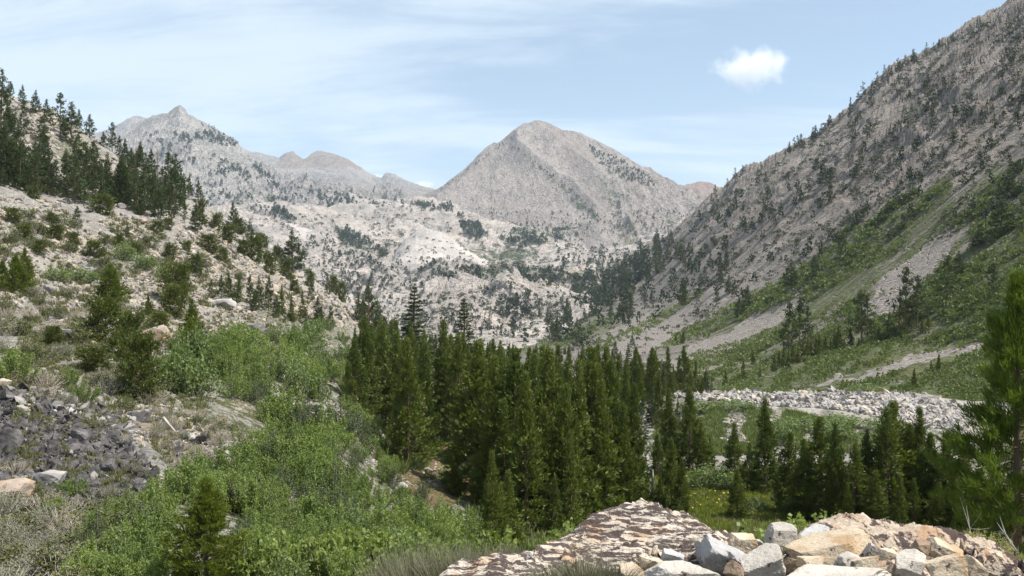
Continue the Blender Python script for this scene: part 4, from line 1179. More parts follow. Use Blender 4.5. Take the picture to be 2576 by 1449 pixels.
# ------------------------------------------------------------------ right mountainside: trees
def sample_poly(poly, n, g, dens=None, mind=0):
    poly = np.array(poly, float)
    lo, hi = poly.min(0), poly.max(0)
    out = []
    k = 0
    while len(out) < n and k < n * 60:
        k += 1
        x, y = g.uniform(lo[0], hi[0]), g.uniform(lo[1], hi[1])
        if not inpoly(np.array([x]), np.array([y]), poly)[0]:
            continue
        if dens is not None and g.uniform() > dens(x, y):
            continue
        if mind and out and min((x - a) ** 2 + (y - b) ** 2 for a, b in out[-400:]) < mind * mind:
            continue
        out.append((x, y))
    return out


def cluster(sc, seed, lo=0.45, hi=0.6):
    def f(x, y):
        v = fbm(np.array([x / sc]), np.array([y / sc]), 3, seed)[0] + 0.5
        return float(np.clip((v - lo) / (hi - lo), 0.03, 1))
    return f


def cluster_a(lng, sht, deg, seed, lo=0.45, hi=0.6, base=0.02):
    ca, sa = math.cos(math.radians(deg)), math.sin(math.radians(deg))
    def f(x, y):
        u = x * ca + y * sa; v_ = -x * sa + y * ca
        v = fbm(np.array([u / lng]), np.array([v_ / sht]), 3, seed)[0] + 0.5
        return float(np.clip((v - lo) / (hi - lo), base, 1))
    return f


SX = [a for a, _ in sky_r]; SY = [b for _, b in sky_r]
g = np.random.default_rng(91)
for x in np.concatenate([g.uniform(1955, 2062, 15), g.uniform(2062, 2125, 6), g.uniform(2180, 2330, 20), g.uniform(2330, 2400, 8), [2140, 2160, 2171, 2465, 2420, 1915, 1850, 1868, 1830, 1800, 1790, 2440, 2384, 2392]]):
    y0 = np.interp(x, SX, SY)
    hpx = g.uniform(18, 38) if x < 2350 else g.uniform(12, 26)
    yb = y0 + g.uniform(4, 10)
    tree_at(right, x, yb - hpx, yb, 'mtn', g.uniform(0.8, 1.2), 'small dark conifer on the skyline of the grey right mountainside', 'mountain conifer', 'conifers on the skyline of the right mountainside', name='mountain_conifer', parts=False, sink=0.05)
upper = [(1780, 540), (1960, 420), (2170, 270), (2330, 160), (2576, 30), (2600, 560), (2400, 560), (2230, 640), (1990, 700), (1900, 720), (1700, 700), (1640, 640)]
for x, y in sample_poly(upper, 100, g, cluster_a(75, 26, -38, 5, 0.45, 0.62), 6):
    hpx = np.interp(y, [100, 400, 700], [26, 36, 46]) * g.uniform(0.6, 1.3)
    if g.uniform() < 0.25:
        hpx *= 1.3
    tree_at(right, x, y - hpx, y, 'mtn', g.uniform(0.85, 1.4), 'small dark conifer scattered on the rocky upper part of the right mountainside', 'mountain conifer', 'conifers on the upper right mountainside', name='mountain_conifer', parts=False, sink=0.06)
mid = [(1300, 850), (1480, 720), (1640, 620), (1780, 640), (1900, 700), (1870, 760), (1700, 790), (1600, 850), (1480, 880), (1310, 870)]
mid2 = [(1300, 850), (1400, 770), (1480, 720), (1560, 668), (1700, 590), (1720, 640), (1600, 740), (1500, 800), (1420, 850)]
for x, y in sample_poly(mid2, 68, g, None, 7) + sample_poly(mid, 40, g, cluster(70, 15, 0.35, 0.6), 8):
    hpx = np.interp(y, [600, 700, 860], [36, 48, 62]) * g.uniform(0.65, 1.25)
    tree_at(right, x, y - hpx, y, random.choice(['mtn', 'hill', 'hill']), g.uniform(0.8, 1.15), 'dark conifer on the shaded foot of the right mountainside above the valley forest', 'mountain conifer', 'conifers at the foot of the right mountainside', name='mountain_conifer', parts=False, sink=0.04)
for x, a, b, w in [(1578, 712, 800, 1.3), (1560, 760, 805, 1.4), (1640, 730, 765, 1.3), (1712, 610, 655, 1.6), (1724, 645, 672, 1.6), (1680, 620, 660, 1.6), (1860, 745, 800, 1.4), (1880, 715, 775, 1.3), (1834, 690, 735, 1.3), (1990, 650, 720, 1.5), (2000, 680, 720, 2.2), (2050, 640, 700, 1.3), (2030, 690, 715, 1.8), (2120, 580, 630, 1.4), (1965, 640, 660, 1.5), (1755, 770, 795, 1.4), (1700, 840, 862, 0.9), (1718, 830, 865, 0.9), (1590, 840, 870, 1.2), (2460, 570, 620, 1.9), (2520, 500, 590, 2.0), (2545, 440, 500, 1.8)]:
    tree_at(right, x, a, b, 'hill', w, 'larger dark conifer standing out in the open on the lower right mountainside', 'mountain conifer', 'larger lone conifers of the lower right mountainside', name='mountain_conifer', parts=False, sink=0.04)


# low-polygon clumps for plants nobody could count
def clump(seed, n=16, h=1.0, r=0.5, size=0.5, shape='dome'):
    g_ = np.random.default_rng(seed)
    ph = g_.uniform(0, 6.28, n); t = g_.uniform(0, 1, n)
    rr = r * (np.sqrt(np.maximum(0, 1 - t ** 2)) if shape == 'dome' else (1 - t) ** 0.8) * g_.uniform(0.3, 1, n)
    c = np.stack([np.cos(ph) * rr, np.sin(ph) * rr, t * h * (0.75 if shape == 'dome' else 0.9)], -1)
    d = unit(np.stack([np.cos(ph) * 0.7, np.sin(ph) * 0.7, np.full(n, 0.8)], -1) + g_.normal(0, 0.4, (n, 3)))
    return kites(c, d, size * g_.uniform(0.6, 1.2, n), size * 0.65, g_)


def stuff_plants(name, L, polys, protos, hr, mat, label, seed, whr=1.0, dens=None, sink=0.05):
    g_ = np.random.default_rng(seed)
    pos, hs = [], []
    for poly, n in polys:
        for x, y in sample_poly(poly, n, g_, dens):
            p = L.pix(x, y)
            pos.append(p); hs.append(g_.uniform(*hr) if not callable(hr) else hr(x, y, g_, p))
    pos = np.array(pos); hs = np.array(hs)
    pos[:, 2] -= hs * sink
    v, f = scatter_mesh(protos, pos, hs * whr, g_, sz=g_.uniform(0.8, 1.2, len(pos)) / whr)
    return link(name, mesh_np(name, v, f, [mat]), kind='stuff', label=label)


domes = [clump(500 + i, 22, 1.0, 0.8, 0.62) for i in range(4)]
cones = [clump(520 + i, 26, 1.0, 0.26, 0.30, 'cone') for i in range(4)]
M['scrub_mtn'] = leaf_mat('mountain_scrub', (0.050, 0.062, 0.030), (0.095, 0.105, 0.048), 0.1)
M['scrub_green'] = leaf_mat('green_scrub', (0.085, 0.115, 0.038), (0.19, 0.225, 0.08), 0.28)
stuff_plants('mountain_scrub', right, [([(1290, 860), (1500, 715), (1640, 620), (1820, 490), (1960, 400), (2170, 240), (2330, 140), (2576, 10), (2600, 560), (2300, 620), (1950, 780), (1760, 850), (1620, 890), (1300, 880)], 2300)],
             domes, lambda x, y, g_, p: p[1] * g_.uniform(0.0011, 0.0036), M['scrub_mtn'], 'dark low scrub dotted over the right mountainside', 71, dens=cluster_a(70, 16, -38, 25, 0.40, 0.62, 0.06))
CLR = cluster_a(90, 22, -30, 47, 0.34, 0.52, 0.12)
stuff_plants('slope_scrub', right, [([(1650, 960), (1780, 900), (1950, 850), (2100, 770), (2240, 720), (2340, 640), (2440, 580), (2600, 520), (2600, 1040), (1780, 1010)], 4400), ([(2400, 560), (2600, 370), (2600, 520), (2440, 600)], 300), ([(1700, 850), (1850, 790), (2000, 690), (2150, 560), (2300, 480), (2400, 460), (2250, 640), (2000, 780), (1720, 890)], 800)],
             domes, lambda x, y, g_, p: p[1] * g_.uniform(0.0020, 0.0055), M['scrub_green'], 'green brush covering the lower slope on the right', 72,
             dens=lambda x, y: 0.03 if (inpoly(np.array([x]), np.array([y]), [(2395, 575), (2425, 592), (2345, 690), (2250, 790), (2185, 800), (2165, 770), (2225, 705), (2305, 635)])[0] or inpoly(np.array([x]), np.array([y]), [(2480, 860), (2470, 885), (2380, 905), (2160, 960), (2000, 990), (2110, 945), (2300, 895)])[0] or inpoly(np.array([x]), np.array([y]), [(2000, 752), (2040, 768), (1870, 856), (1720, 925), (1650, 915), (1850, 815)])[0]) else CLR(x, y))

hm_ = lambda lo, hi: (lambda x, y, g_, p: p[1] / F * g_.uniform(lo, hi))
stuff_plants('mountain_conifers', right, [(upper, 170), (mid2, 80), (mid, 60)], [clump(540 + i, 40, 1.0, 0.26, 0.26, 'cone') for i in range(5)], lambda x, y, g_, p: p[1] / F * np.interp(y, [100, 400, 700, 860], [20, 27, 32, 44]) * g_.uniform(0.6, 1.1), M['pine_mtn'], 'smaller conifers between the larger ones on the right mountainside', 73, dens=cluster_a(75, 26, -38, 5, 0.40, 0.60, 0.08), sink=0.03)

stuff_plants('chute_scrub', right, [([(1840, 765), (2020, 675), (2110, 610), (2060, 690), (1960, 748), (1830, 822), (1700, 872), (1640, 885), (1720, 830)], 420), ([(1700, 905), (1880, 852), (2040, 785), (2080, 790), (1900, 880), (1740, 945)], 330), ([(1460, 880), (1640, 800), (1760, 730), (1780, 735), (1650, 822), (1480, 900)], 200), ([(1300, 865), (1400, 845), (1540, 785), (1560, 800), (1440, 870), (1310, 890)], 160)],
             domes, lambda x, y, g_, p: p[1] * g_.uniform(0.0016, 0.0042), M['scrub_green'], 'strips of olive brush between the pale scree chutes', 74)

# ---- far trees and scrub of the granite country
M['far_conifer'] = leaf_mat('far_conifers', (0.022, 0.036, 0.018), (0.045, 0.062, 0.028), 0.1)
hb = lambda x, y, g_, p: p[1] * g_.uniform(0.0030, 0.0072)
stuff_plants('far_forest', basin, [([(1100, 690), (1160, 675), (1300, 672), (1480, 682), (1540, 705), (1400, 722), (1240, 722), (1120, 712)], 380),
                                   ([(1150, 540), (1195, 560), (1225, 595), (1190, 600), (1160, 575)], 130), ([(1305, 570), (1400, 545), (1450, 575), (1400, 615), (1310, 625), (1250, 600)], 200),
                                   ([(835, 560), (900, 590), (990, 640), (960, 648), (860, 615)], 120), ([(640, 540), (760, 560), (700, 520), (620, 520)], 60),
                                   ([(1010, 510), (1140, 520), (1140, 535), (1000, 530)], 60), ([(620, 640), (900, 640), (1300, 720), (1320, 850), (1000, 850), (760, 720)], 420),
                                   ([(1290, 760), (1350, 790), (1330, 850), (1240, 850)], 90), ([(1000, 700), (1500, 720), (1480, 780), (1100, 800)], 160), ([(1400, 620), (1640, 620), (1600, 690), (1400, 670)], 80), ([(600, 590), (900, 600), (1200, 640), (1150, 680), (800, 650)], 120)],
             cones, hb, M['far_conifer'], 'far stands of dark conifers on the pale granite benches', 81, dens=cluster_a(46, 15, 14, 77, 0.40, 0.52, 0.10))
stuff_plants('granite_scrub', basin, [([(560, 560), (740, 540), (1000, 540), (1300, 580), (1750, 560), (1640, 640), (1480, 740), (1300, 850), (1000, 860), (760, 720)], 1500)],
             domes, lambda x, y, g_, p: p[1] * g_.uniform(0.0008, 0.0026), M['scrub_mtn'], 'dark scrub dotted over the pale granite slabs', 82, dens=cluster_a(60, 15, 16, 31, 0.42, 0.6, 0.05))
stuff_plants('peak_trees', lpeak, [([(420, 330), (480, 345), (540, 330), (600, 370), (560, 370), (520, 355), (470, 365)], 120), ([(540, 325), (600, 365), (560, 345), (480, 300)], 30), ([(610, 385), (700, 450), (800, 480), (1000, 520), (1000, 540), (760, 520), (680, 470)], 260),
                                   ([(560, 400), (700, 480), (900, 580), (700, 560), (560, 560), (500, 520)], 200), ([(350, 300), (640, 420), (640, 540), (420, 480)], 110)],
             cones, lambda x, y, g_, p: p[1] * g_.uniform(0.003, 0.0062), M['far_conifer'], 'tiny far trees on the left granite peak', 83, dens=cluster_a(50, 9, 28, 37, 0.40, 0.55, 0.08))
stuff_plants('pyramid_trees', cpeak, [([(1480, 365), (1560, 400), (1640, 450), (1650, 470), (1560, 450), (1500, 410)], 260), ([(1298, 376), (1306, 377), (1448, 486), (1515, 555), (1500, 555), (1440, 492)], 60), ([(1000, 505), (1100, 515), (1160, 520), (1130, 530), (1000, 520)], 60), ([(1180, 520), (1500, 540), (1750, 520), (1700, 590), (1300, 590)], 260), ([(1280, 350), (1100, 480), (1110, 482), (1290, 352)], 30)],
             cones, lambda x, y, g_, p: p[1] * g_.uniform(0.0016, 0.0040), M['far_conifer'], 'tiny far trees on the central pyramid mountain', 84)

stuff_plants('knoll_scrub', KN1, [([(1000, 780), (1100, 740), (1200, 725), (1280, 695), (1330, 730), (1400, 745), (1430, 850), (950, 850)], 600)], domes, lambda x, y, g_, p: p[1] * g_.uniform(0.0010, 0.0034), M['scrub_mtn'], 'dark scrub in the joints of the pinkish granite hills', 85, dens=cluster_a(30, 14, 60, 33, 0.42, 0.58, 0.08))
stuff_plants('knoll_conifers', KN1, [([(1240, 770), (1330, 740), (1340, 800), (1250, 800)], 60), ([(1000, 800), (1300, 800), (1300, 860), (1000, 860)], 60)], cones, lambda x, y, g_, p: p[1] * g_.uniform(0.005, 0.010), M['far_conifer'], 'conifers in the gullies of the pinkish granite hills', 86)
stuff_plants('dome_scrub', KN2, [([(980, 660), (1040, 590), (1140, 600), (1240, 670), (1100, 668)], 60)], domes, lambda x, y, g_, p: p[1] * g_.uniform(0.0008, 0.0026), M['scrub_mtn'], 'scrub on the rounded granite dome', 87)
stuff_plants('dome_trees', KN3, [([(640, 600), (720, 530), (860, 600), (1000, 660), (800, 660), (640, 650)], 90), ([(640, 560), (700, 534), (720, 530), (860, 590), (840, 596), (716, 540)], 60)], cones, lambda x, y, g_, p: p[1] * g_.uniform(0.0022, 0.0052), M['far_conifer'], 'small conifers on the broad left granite dome', 88, dens=cluster_a(40, 12, 24, 34, 0.42, 0.56, 0.10))

# ------------------------------------------------------------------ stones
M['rubble'] = rock_mat('grey_white_rubble', (0.37, 0.345, 0.315), (0.21, 0.195, 0.185), (0.13, 0.12, 0.12), 0.0, 0.6)
M['rubble_tan'] = rock_mat('tan_rubble', (0.50, 0.43, 0.34), (0.36, 0.30, 0.23), (0.14, 0.12, 0.10), 0.0, 0.6)
M['slate'] = rock_mat('dark_slate', (0.045, 0.042, 0.044), (0.17, 0.158, 0.15), (0.025, 0.022, 0.022), 0.0, 2.2)
M['fg_pale'] = rock_mat('pale_granite_block', (0.48, 0.44, 0.385), (0.38, 0.34, 0.29), (0.22, 0.20, 0.18), 0.08, 3.5, bdist=0.02)
M['fg_tan'] = rock_mat('tan_granite_block', (0.54, 0.45, 0.33), (0.46, 0.38, 0.28), (0.26, 0.18, 0.12), 0.05, 3.5, stain=(0.40, 0.26, 0.14), bdist=0.02)
M['fg_grey'] = rock_mat('speckled_grey_block', (0.50, 0.49, 0.47), (0.38, 0.37, 0.36), (0.14, 0.14, 0.14), 0.2, 4.5, bdist=0.02)
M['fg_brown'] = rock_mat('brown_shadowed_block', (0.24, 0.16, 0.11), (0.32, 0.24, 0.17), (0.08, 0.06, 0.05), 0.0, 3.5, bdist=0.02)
M['outcrop'] = rock_mat('lichen_streaked_outcrop', (0.55, 0.49, 0.41), (0.46, 0.40, 0.325), (0.28, 0.21, 0.15), 0.80, 2.6, stain=(0.42, 0.27, 0.15), stretch=(0.24, 3.2, 2.6), rot=(0, 0, 0.38), bdist=0.03, lsc=2.0)
M['outcrop2'] = rock_mat('brown_patched_outcrop', (0.56, 0.46, 0.35), (0.46, 0.38, 0.30), (0.24, 0.17, 0.12), 0.62, 2.2, stain=(0.36, 0.21, 0.11), bdist=0.035)
M['orange_rock'] = rock_mat('orange_rock', (0.36, 0.28, 0.21), (0.30, 0.25, 0.21), (0.14, 0.11, 0.09), 0.0, 1.0, stain=(0.34, 0.19, 0.10))

st_lo = [stone(600 + i, 1, 9, (1, 0.8, 0.45 + 0.1 * (i % 4)), 0.0) for i in range(7)]
st_blk = [stone(620 + i, 1, 8, (1, 0.85, 0.75), 0.0) for i in range(6)]
st_up = [stone(640 + i, 1, 8, (0.8, 0.35, 1.1), 0.0) for i in range(5)]


def stuff_stones(name, L, polys, protos, rr, mats, label, seed, dens=None, tilt=0.3, mfrac=(1.0,)):
    g_ = np.random.default_rng(seed)
    pos, rs = [], []
    for poly, n in polys:
        for x, y in sample_poly(poly, n, g_, dens):
            p = L.pix(x, y)
            pos.append(p); rs.append(rr(x, y, g_, p))
    pos = np.array(pos); rs = np.array(rs)
    pos[:, 2] += rs * 0.1
    v, f = scatter_mesh(protos, pos, rs, g_, tilt)
    k = len(f) // len(pos)
    mi = None
    if len(mats) > 1:
        mi = (g_.uniform(size=len(pos)) < mfrac[0]).astype(int) * 0 + (g_.uniform(size=len(pos)) > mfrac[0]).astype(int)
        # faces are grouped per prototype, so give each stone of the list one material
        mi = np.repeat(mi, k)[:len(f)]
    return link(name, mesh_np(name, v, f, mats, midx=mi), kind='stuff', label=label)


rub = [(1690, 985), (1780, 990), (1950, 985), (2230, 982), (2340, 996), (2440, 1025), (2560, 1100), (2420, 1082), (2320, 1075), (2220, 1052), (2100, 1030), (1950, 1022), (1850, 1012), (1700, 1000)]
stuff_stones('rubble_ridge', near, [(rub, 5200)], st_lo + st_blk, lambda x, y, g_, p: p[1] * g_.uniform(0.0012, 0.0042) * (1.5 if g_.uniform() < 0.06 else 1), [M['rubble'], M['rubble_tan']], 'long low ridge of broken grey and white rock fragments', 91, dens=lambda x, y: 1 if 1000 < y < 1040 else CLR(x * 1.7, y * 1.7) + 0.15, mfrac=(0.82,), tilt=0.5)
stuff_stones('gully_stones', near, [([(640, 960), (780, 980), (960, 1080), (1020, 1180), (1000, 1260), (880, 1130), (700, 1080)], 1300), ([(340, 1000), (480, 1040), (640, 1100), (640, 1160), (440, 1110)], 500), ([(1790, 1050), (1900, 1060), (1900, 1180), (1830, 1150), (1780, 1090)], 360), ([(1620, 1120), (1680, 1110), (1690, 1170), (1630, 1180)], 110), ([(980, 1130), (1200, 1130), (1220, 1240), (1000, 1230)], 260), ([(690, 1000), (740, 1005), (860, 1050), (830, 1080), (720, 1050)], 260), ([(1150, 1290), (1250, 1290), (1350, 1350), (1200, 1420)], 160), ([(860, 1030), (980, 1090), (1010, 1160), (900, 1080)], 150), ([(1700, 1010), (1900, 1050), (2300, 1080), (2350, 1110), (1800, 1070)], 500)],
             st_lo, lambda x, y, g_, p: p[1] * g_.uniform(0.0010, 0.0036), [M['rubble'], M['rubble_tan']], 'pale stones lying in the gully and clearings', 92, mfrac=(0.6,))
hp = [([(-240, 240), (120, 270), (330, 400), (560, 545), (760, 690), (910, 800), (900, 820), (700, 720), (380, 545), (0, 460)], 2500),
      ([(480, 590), (700, 700), (900, 800), (905, 840), (800, 810), (560, 700)], 1200),
      ([(-240, 470), (230, 515), (420, 570), (600, 600), (900, 790), (900, 810), (760, 790), (480, 720), (200, 640), (-240, 600)], 4300),
      ([(-240, 600), (200, 640), (480, 720), (700, 800), (700, 870), (560, 830), (430, 900), (200, 840), (-240, 760)], 4000),
      ([(-240, 760), (200, 840), (330, 900), (300, 960), (150, 900), (-240, 860)], 900),
      ([(-240, 900), (200, 930), (400, 1030), (640, 1130), (620, 1190), (420, 1150), (200, 1050), (-240, 1000)], 1900)]
stuff_stones('hillside_rubble', near, hp, st_lo + st_blk[:2], lambda x, y, g_, p: p[1] * g_.uniform(0.0009, 0.0038) * (1.7 if g_.uniform() < 0.05 else 1), [M['rubble_tan'], M['rubble']], 'tan and grey rubble strewn over the left slope', 93, mfrac=(0.62,), dens=cluster(60, 41, 0.2, 0.6), tilt=0.35)
stuff_stones('slate_rubble', near, [([(-60, 990), (130, 1010), (340, 1110), (400, 1190), (370, 1260), (240, 1290), (80, 1240), (-60, 1180)], 2600)], st_up[:2] + st_lo + st_blk[:3], lambda x, y, g_, p: p[1] * g_.uniform(0.0014, 0.0058) * (2.0 if g_.uniform() < 0.05 else 1), [M['slate'], M['rubble']], 'jumble of dark slate slabs at lower left', 94, mfrac=(0.97,), tilt=0.6, dens=cluster(60, 91, 0.15, 0.5))
stuff_stones('pale_slate_rubble', near, [([(-60, 970), (130, 990), (330, 1050), (380, 1110), (200, 1060), (-60, 1010)], 200), ([(0, 1240), (240, 1300), (260, 1449), (-60, 1449)], 260), ([(430, 1090), (640, 1120), (640, 1190), (450, 1180)], 160)], st_lo, lambda x, y, g_, p: p[1] * g_.uniform(0.003, 0.010), [M['rubble'], M['slate']], 'thin pale slabs around the dark slate', 95, mfrac=(0.35,), tilt=0.5)


def boulder(x, y, wpx, hpx, d, mat, label, seed, L=None, sub=5, planes=12, name='boulder', rot=0.0, group=None, rough=0.045, deep=0.9, cat='boulder', tops=False):
    if L is not None:
        p = L.pix(x, y); d = p[1]
        H = hpx / F * d
        c = np.array([p[0], p[1] + 0.2 * H, p[2] + H * 0.30])
    else:
        c = P(x, y, d)
    W = wpx / F * d; H = hpx / F * d
    v, f = stone(seed, sub, planes, (W * 0.60, W * 0.60 * deep, H * 0.60), rough, tops=tops)
    return link(name, mesh_np(name, v, f, [M[mat]], smooth=False), None, label, cat, group, None, c, (0, rot, 0))


bl = [(172, 856, 58, 34, 'rubble', 'rounded pale boulder lying among dead branches on the left slope'), (8, 975, 30, 26, 'rubble_tan', 'round tan boulder at the left picture edge above the dark slate'),
      (395, 860, 70, 46, 'orange_rock', 'cracked orange faced rock left of the tall dark pine'), (448, 878, 52, 50, 'orange_rock', 'upright orange brown rock at the foot of the tall dark pine'), (352, 560, 40, 16, 'orange_rock', 'flat dark orange rock on the rubble bench'),
      (300, 524, 22, 14, 'rubble', 'white boulder on the edge of the rubble bench'), (322, 527, 26, 13, 'rubble', 'twin white boulders on the rubble bench, right one'), (18, 1010, 40, 26, 'slate', 'dark slate block at the left picture edge'),
      (25, 1255, 110, 60, 'orange_rock', 'brown and orange rock at the left edge below the dark slate'), (270, 1190, 50, 40, 'slate', 'leaning dark slate slab at the right end of the slate jumble'), (120, 1215, 70, 36, 'rubble', 'pale grey slab at the foot of the dark slate jumble'),
      (30, 1130, 60, 56, 'slate', 'large bluish dark slate face at the left edge'), (200, 1110, 50, 36, 'slate', 'black fractured slate block in the middle of the jumble'), (350, 1060, 60, 40, 'rubble', 'flat pale slab right of the slate jumble'),
      (560, 770, 60, 26, 'rubble', 'pale ledge of broken granite below the young pines'), (640, 835, 56, 30, 'rubble', 'pale broken granite ledge above the thicket'), (240, 720, 46, 22, 'rubble', 'pale slab left of the broad bushy pine'), (130, 735, 40, 22, 'rubble', 'pale slab among scrub on the left slope'),
      (790, 1035, 70, 26, 'rubble', 'flat white slab in the gap of the aspen thicket'), (700, 1010, 30, 22, 'rubble', 'small white rock left of the flat slab in the thicket'), (1075, 1186, 22, 12, 'rubble', 'white stone on the orange needle floor of the clearing'), (1010, 1226, 26, 14, 'rubble', 'white stone at the lower left of the clearing'),
      (400, 1430, 40, 24, 'slate', 'dark grey rock at the bottom edge left of the young pine'), (2150, 1006, 26, 14, 'rubble', 'white block on the rubble ridge'), (2320, 1010, 24, 16, 'rubble', 'large grey block on the crest of the rubble ridge'), (1830, 1072, 22, 14, 'rubble', 'white block left of the broad meadow pine')]
for i, (x, y, w, h, m_, lab) in enumerate(bl):
    boulder(x, y, w, h, 0, m_, lab, 700 + i, near, sub=3)

# ------------------------------------------------------------------ foreground outcrops
def nz_out(seed, ax, ay, amp):
    def f(X, Y, Z):
        u = X * math.cos(0.35) + Y * math.sin(0.35); v_ = -X * math.sin(0.35) + Y * math.cos(0.35)
        n = fbm(u * 1.1 + seed, v_ * 3.2, 5, seed, 0.55, ridged=True) * 0.075 * amp
        st = (v_ * 4.2 + fbm(X * 1.5, Y * 1.5, 3, seed + 4) * 2.2)
        n += (st - np.floor(st)) ** 2 * 0.07 * amp
        n += fbm(X * 7, Y * 9, 4, seed + 8, 0.6, ridged=True) * 0.011
        fr = np.clip((X / Y * F + CX - (1640 if seed == 3 else 1800)) / 160, 0.05, 1) * np.clip((6.45 - Y) / 0.5, 0.25, 1)
        for cs, aa in ((0.30, 0.7), (0.13, 0.28)):
            rv, r2, dx, dy, e = cells(X / cs + fbm(X * 2, Y * 2, 2, seed) * 0.7, Y / (cs * 1.1), seed + int(cs * 100))
            n += fr * aa * ((rv - 0.5) * 0.10 + dx * (r2 - 0.5) * 0.16 + dy * 0.05 - np.clip(0.10 - e, 0, 1) * 0.35)
        return n - 0.03
    return f


oc1 = [(1040, 1500, 5.7), (1120, 1455, 5.7), (1180, 1422, 5.8), (1240, 1408, 5.9), (1300, 1402, 5.9), (1350, 1392, 6), (1400, 1372, 6.1), (1440, 1345, 6.2), (1490, 1306, 6.3), (1560, 1282, 6.4), (1610, 1272, 6.4), (1655, 1279, 6.4), (1692, 1305, 6.3), (1750, 1318, 6.2), (1800, 1338, 6.1), (1850, 1368, 6), (1900, 1430, 5.9)]
out1 = Land([[(1040, 1640, 5.0), (1900, 1640, 5.0)], [(1040, 1540, 5.35), (1200, 1500, 5.4), (1500, 1440, 5.6), (1700, 1440, 5.55), (1900, 1520, 5.4)],
             oc1, [(x, y + 40, d + 0.25) for x, y, d in oc1], [(x, y + 420, d + 0.9) for x, y, d in oc1]], 420, [40, 170, 20, 14], xr=(1040, 1900), nz=nz_out(3, 1, 1, 1.0), smooth=3)
o = out1.mesh('rock_outcrop', M['outcrop'])
o['kind'] = 'thing'; o['label'] = 'domed tan outcrop streaked with dark lichen at the bottom centre'; o['category'] = 'rock outcrop'
oc2 = [(1900, 1470, 6.1), (1960, 1400, 6.2), (1985, 1376, 6.3), (2010, 1348, 6.35), (2060, 1319, 6.4), (2110, 1307, 6.45), (2180, 1309, 6.45), (2260, 1320, 6.45), (2340, 1324, 6.4), (2400, 1342, 6.4), (2470, 1372, 6.3), (2540, 1402, 6.2), (2600, 1428, 6.1), (2800, 1490, 6)]
out2 = Land([[(1900, 1640, 5.0), (2800, 1640, 5.0)], [(1900, 1520, 5.4), (2100, 1450, 5.5), (2500, 1450, 5.5), (2800, 1540, 5.4)],
             oc2, [(x, y + 40, d + 0.25) for x, y, d in oc2], [(x, y + 420, d + 0.9) for x, y, d in oc2]], 420, [40, 170, 20, 14], xr=(1900, 2800), nz=nz_out(31, 1, 1, 0.9), smooth=3)
o = out2.mesh('rock_outcrop', M['outcrop2'])
o['kind'] = 'thing'; o['label'] = 'broad brown outcrop with dark patches at the bottom right'; o['category'] = 'rock outcrop'
fgr = [(1964, 1346, 66, 42, 6.2, 'fg_pale', 0.0, 'white angular boulder perched between the two outcrops'),
       (1866, 1372, 82, 62, 5.9, 'fg_tan', 0.25, 'tan block left of the perched white boulder'),
       (1918, 1430, 124, 84, 5.35, 'fg_pale', -0.1, 'big smooth pale slab below the perched white boulder'),
       (1806, 1404, 110, 78, 5.6, 'fg_grey', 0.35, 'speckled grey boulder leaning on the lichen outcrop'),
       (1722, 1446, 150, 56, 5.2, 'fg_pale', -0.15, 'wide white slab at the bottom edge below the lichen outcrop'),
       (2052, 1350, 92, 40, 6.0, 'fg_grey', 0.05, 'speckled white slab lying on the left shoulder of the right outcrop'),
       (2085, 1388, 210, 72, 5.7, 'fg_tan', -0.18, 'large tan slab tilted up to the right in front of the right outcrop'),
       (2195, 1384, 44, 34, 5.5, 'fg_pale', 0.4, 'small pale stone at the right tip of the large tan slab'),
       (2232, 1396, 52, 34, 5.45, 'fg_tan', 0.2, 'small cream stone wedged right of the large tan slab'),
       (2180, 1420, 66, 44, 5.3, 'fg_tan', -0.3, 'angular tan stone below the tip of the large tan slab'),
       (2134, 1412, 62, 36, 5.35, 'fg_pale', 0.2, 'pale wedge stone under the middle of the large tan slab'),
       (2290, 1424, 78, 62, 5.2, 'fg_pale', 0.3, 'cream pointed block at the bottom edge, left of a tan twin'),
       (2378, 1428, 92, 62, 5.2, 'fg_tan', -0.2, 'tan block at the bottom edge, right of the cream pointed block'),
       (2362, 1384, 76, 42, 5.6, 'fg_tan', 0.1, 'rust stained stone on the face of the right outcrop'),
       (2448, 1432, 60, 44, 5.3, 'fg_tan', 0.4, 'brown cream stone near the bottom right corner'),
       (2252, 1440, 40, 40, 5.2, 'fg_brown', 0.9, 'dark brown splinter between two cream blocks'),
       (1998, 1420, 44, 34, 5.5, 'fg_brown', 0.5, 'brown stone in the gap right of the big smooth slab'),
       (2090, 1452, 250, 34, 4.95, 'fg_pale', 0.0, 'long flat white slab cut by the bottom picture edge'),
       (1638, 1418, 66, 36, 5.4, 'fg_tan', 0.1, 'low tan stone on the front of the lichen outcrop'),
       (1585, 1436, 60, 34, 5.3, 'fg_tan', -0.2, 'flat tan stone beside the sage tuft'),
       (1770, 1384, 50, 34, 5.75, 'fg_pale', 0.3, 'pale chip resting above the speckled grey boulder'),
       (1690, 1400, 50, 28, 5.5, 'fg_grey', 0.1, 'grey chip on the lichen outcrop above the wide white slab'),
       (1342, 1400, 34, 24, 5.85, 'fg_pale', 0.1, 'small white stone on the left flank of the lichen outcrop'),
       (1850, 1436, 44, 40, 5.25, 'fg_brown', 0.6, 'brown shadowed stone between grey boulder and pale slab'),
       (1900, 1368, 44, 20, 6.05, 'fg_grey', 0.1, 'thin grey plate under the perched white boulder'),
       (2510, 1440, 80, 50, 5.3, 'outcrop2', 0.2, 'lichen spotted stone in the bottom right corner'),
       (2320, 1376, 40, 30, 5.6, 'fg_brown', 0.2, 'dark red brown stone set in the right outcrop'),
       (2040, 1412, 60, 30, 5.4, 'fg_tan', 0.0, 'ochre stone under the left end of the large tan slab')]
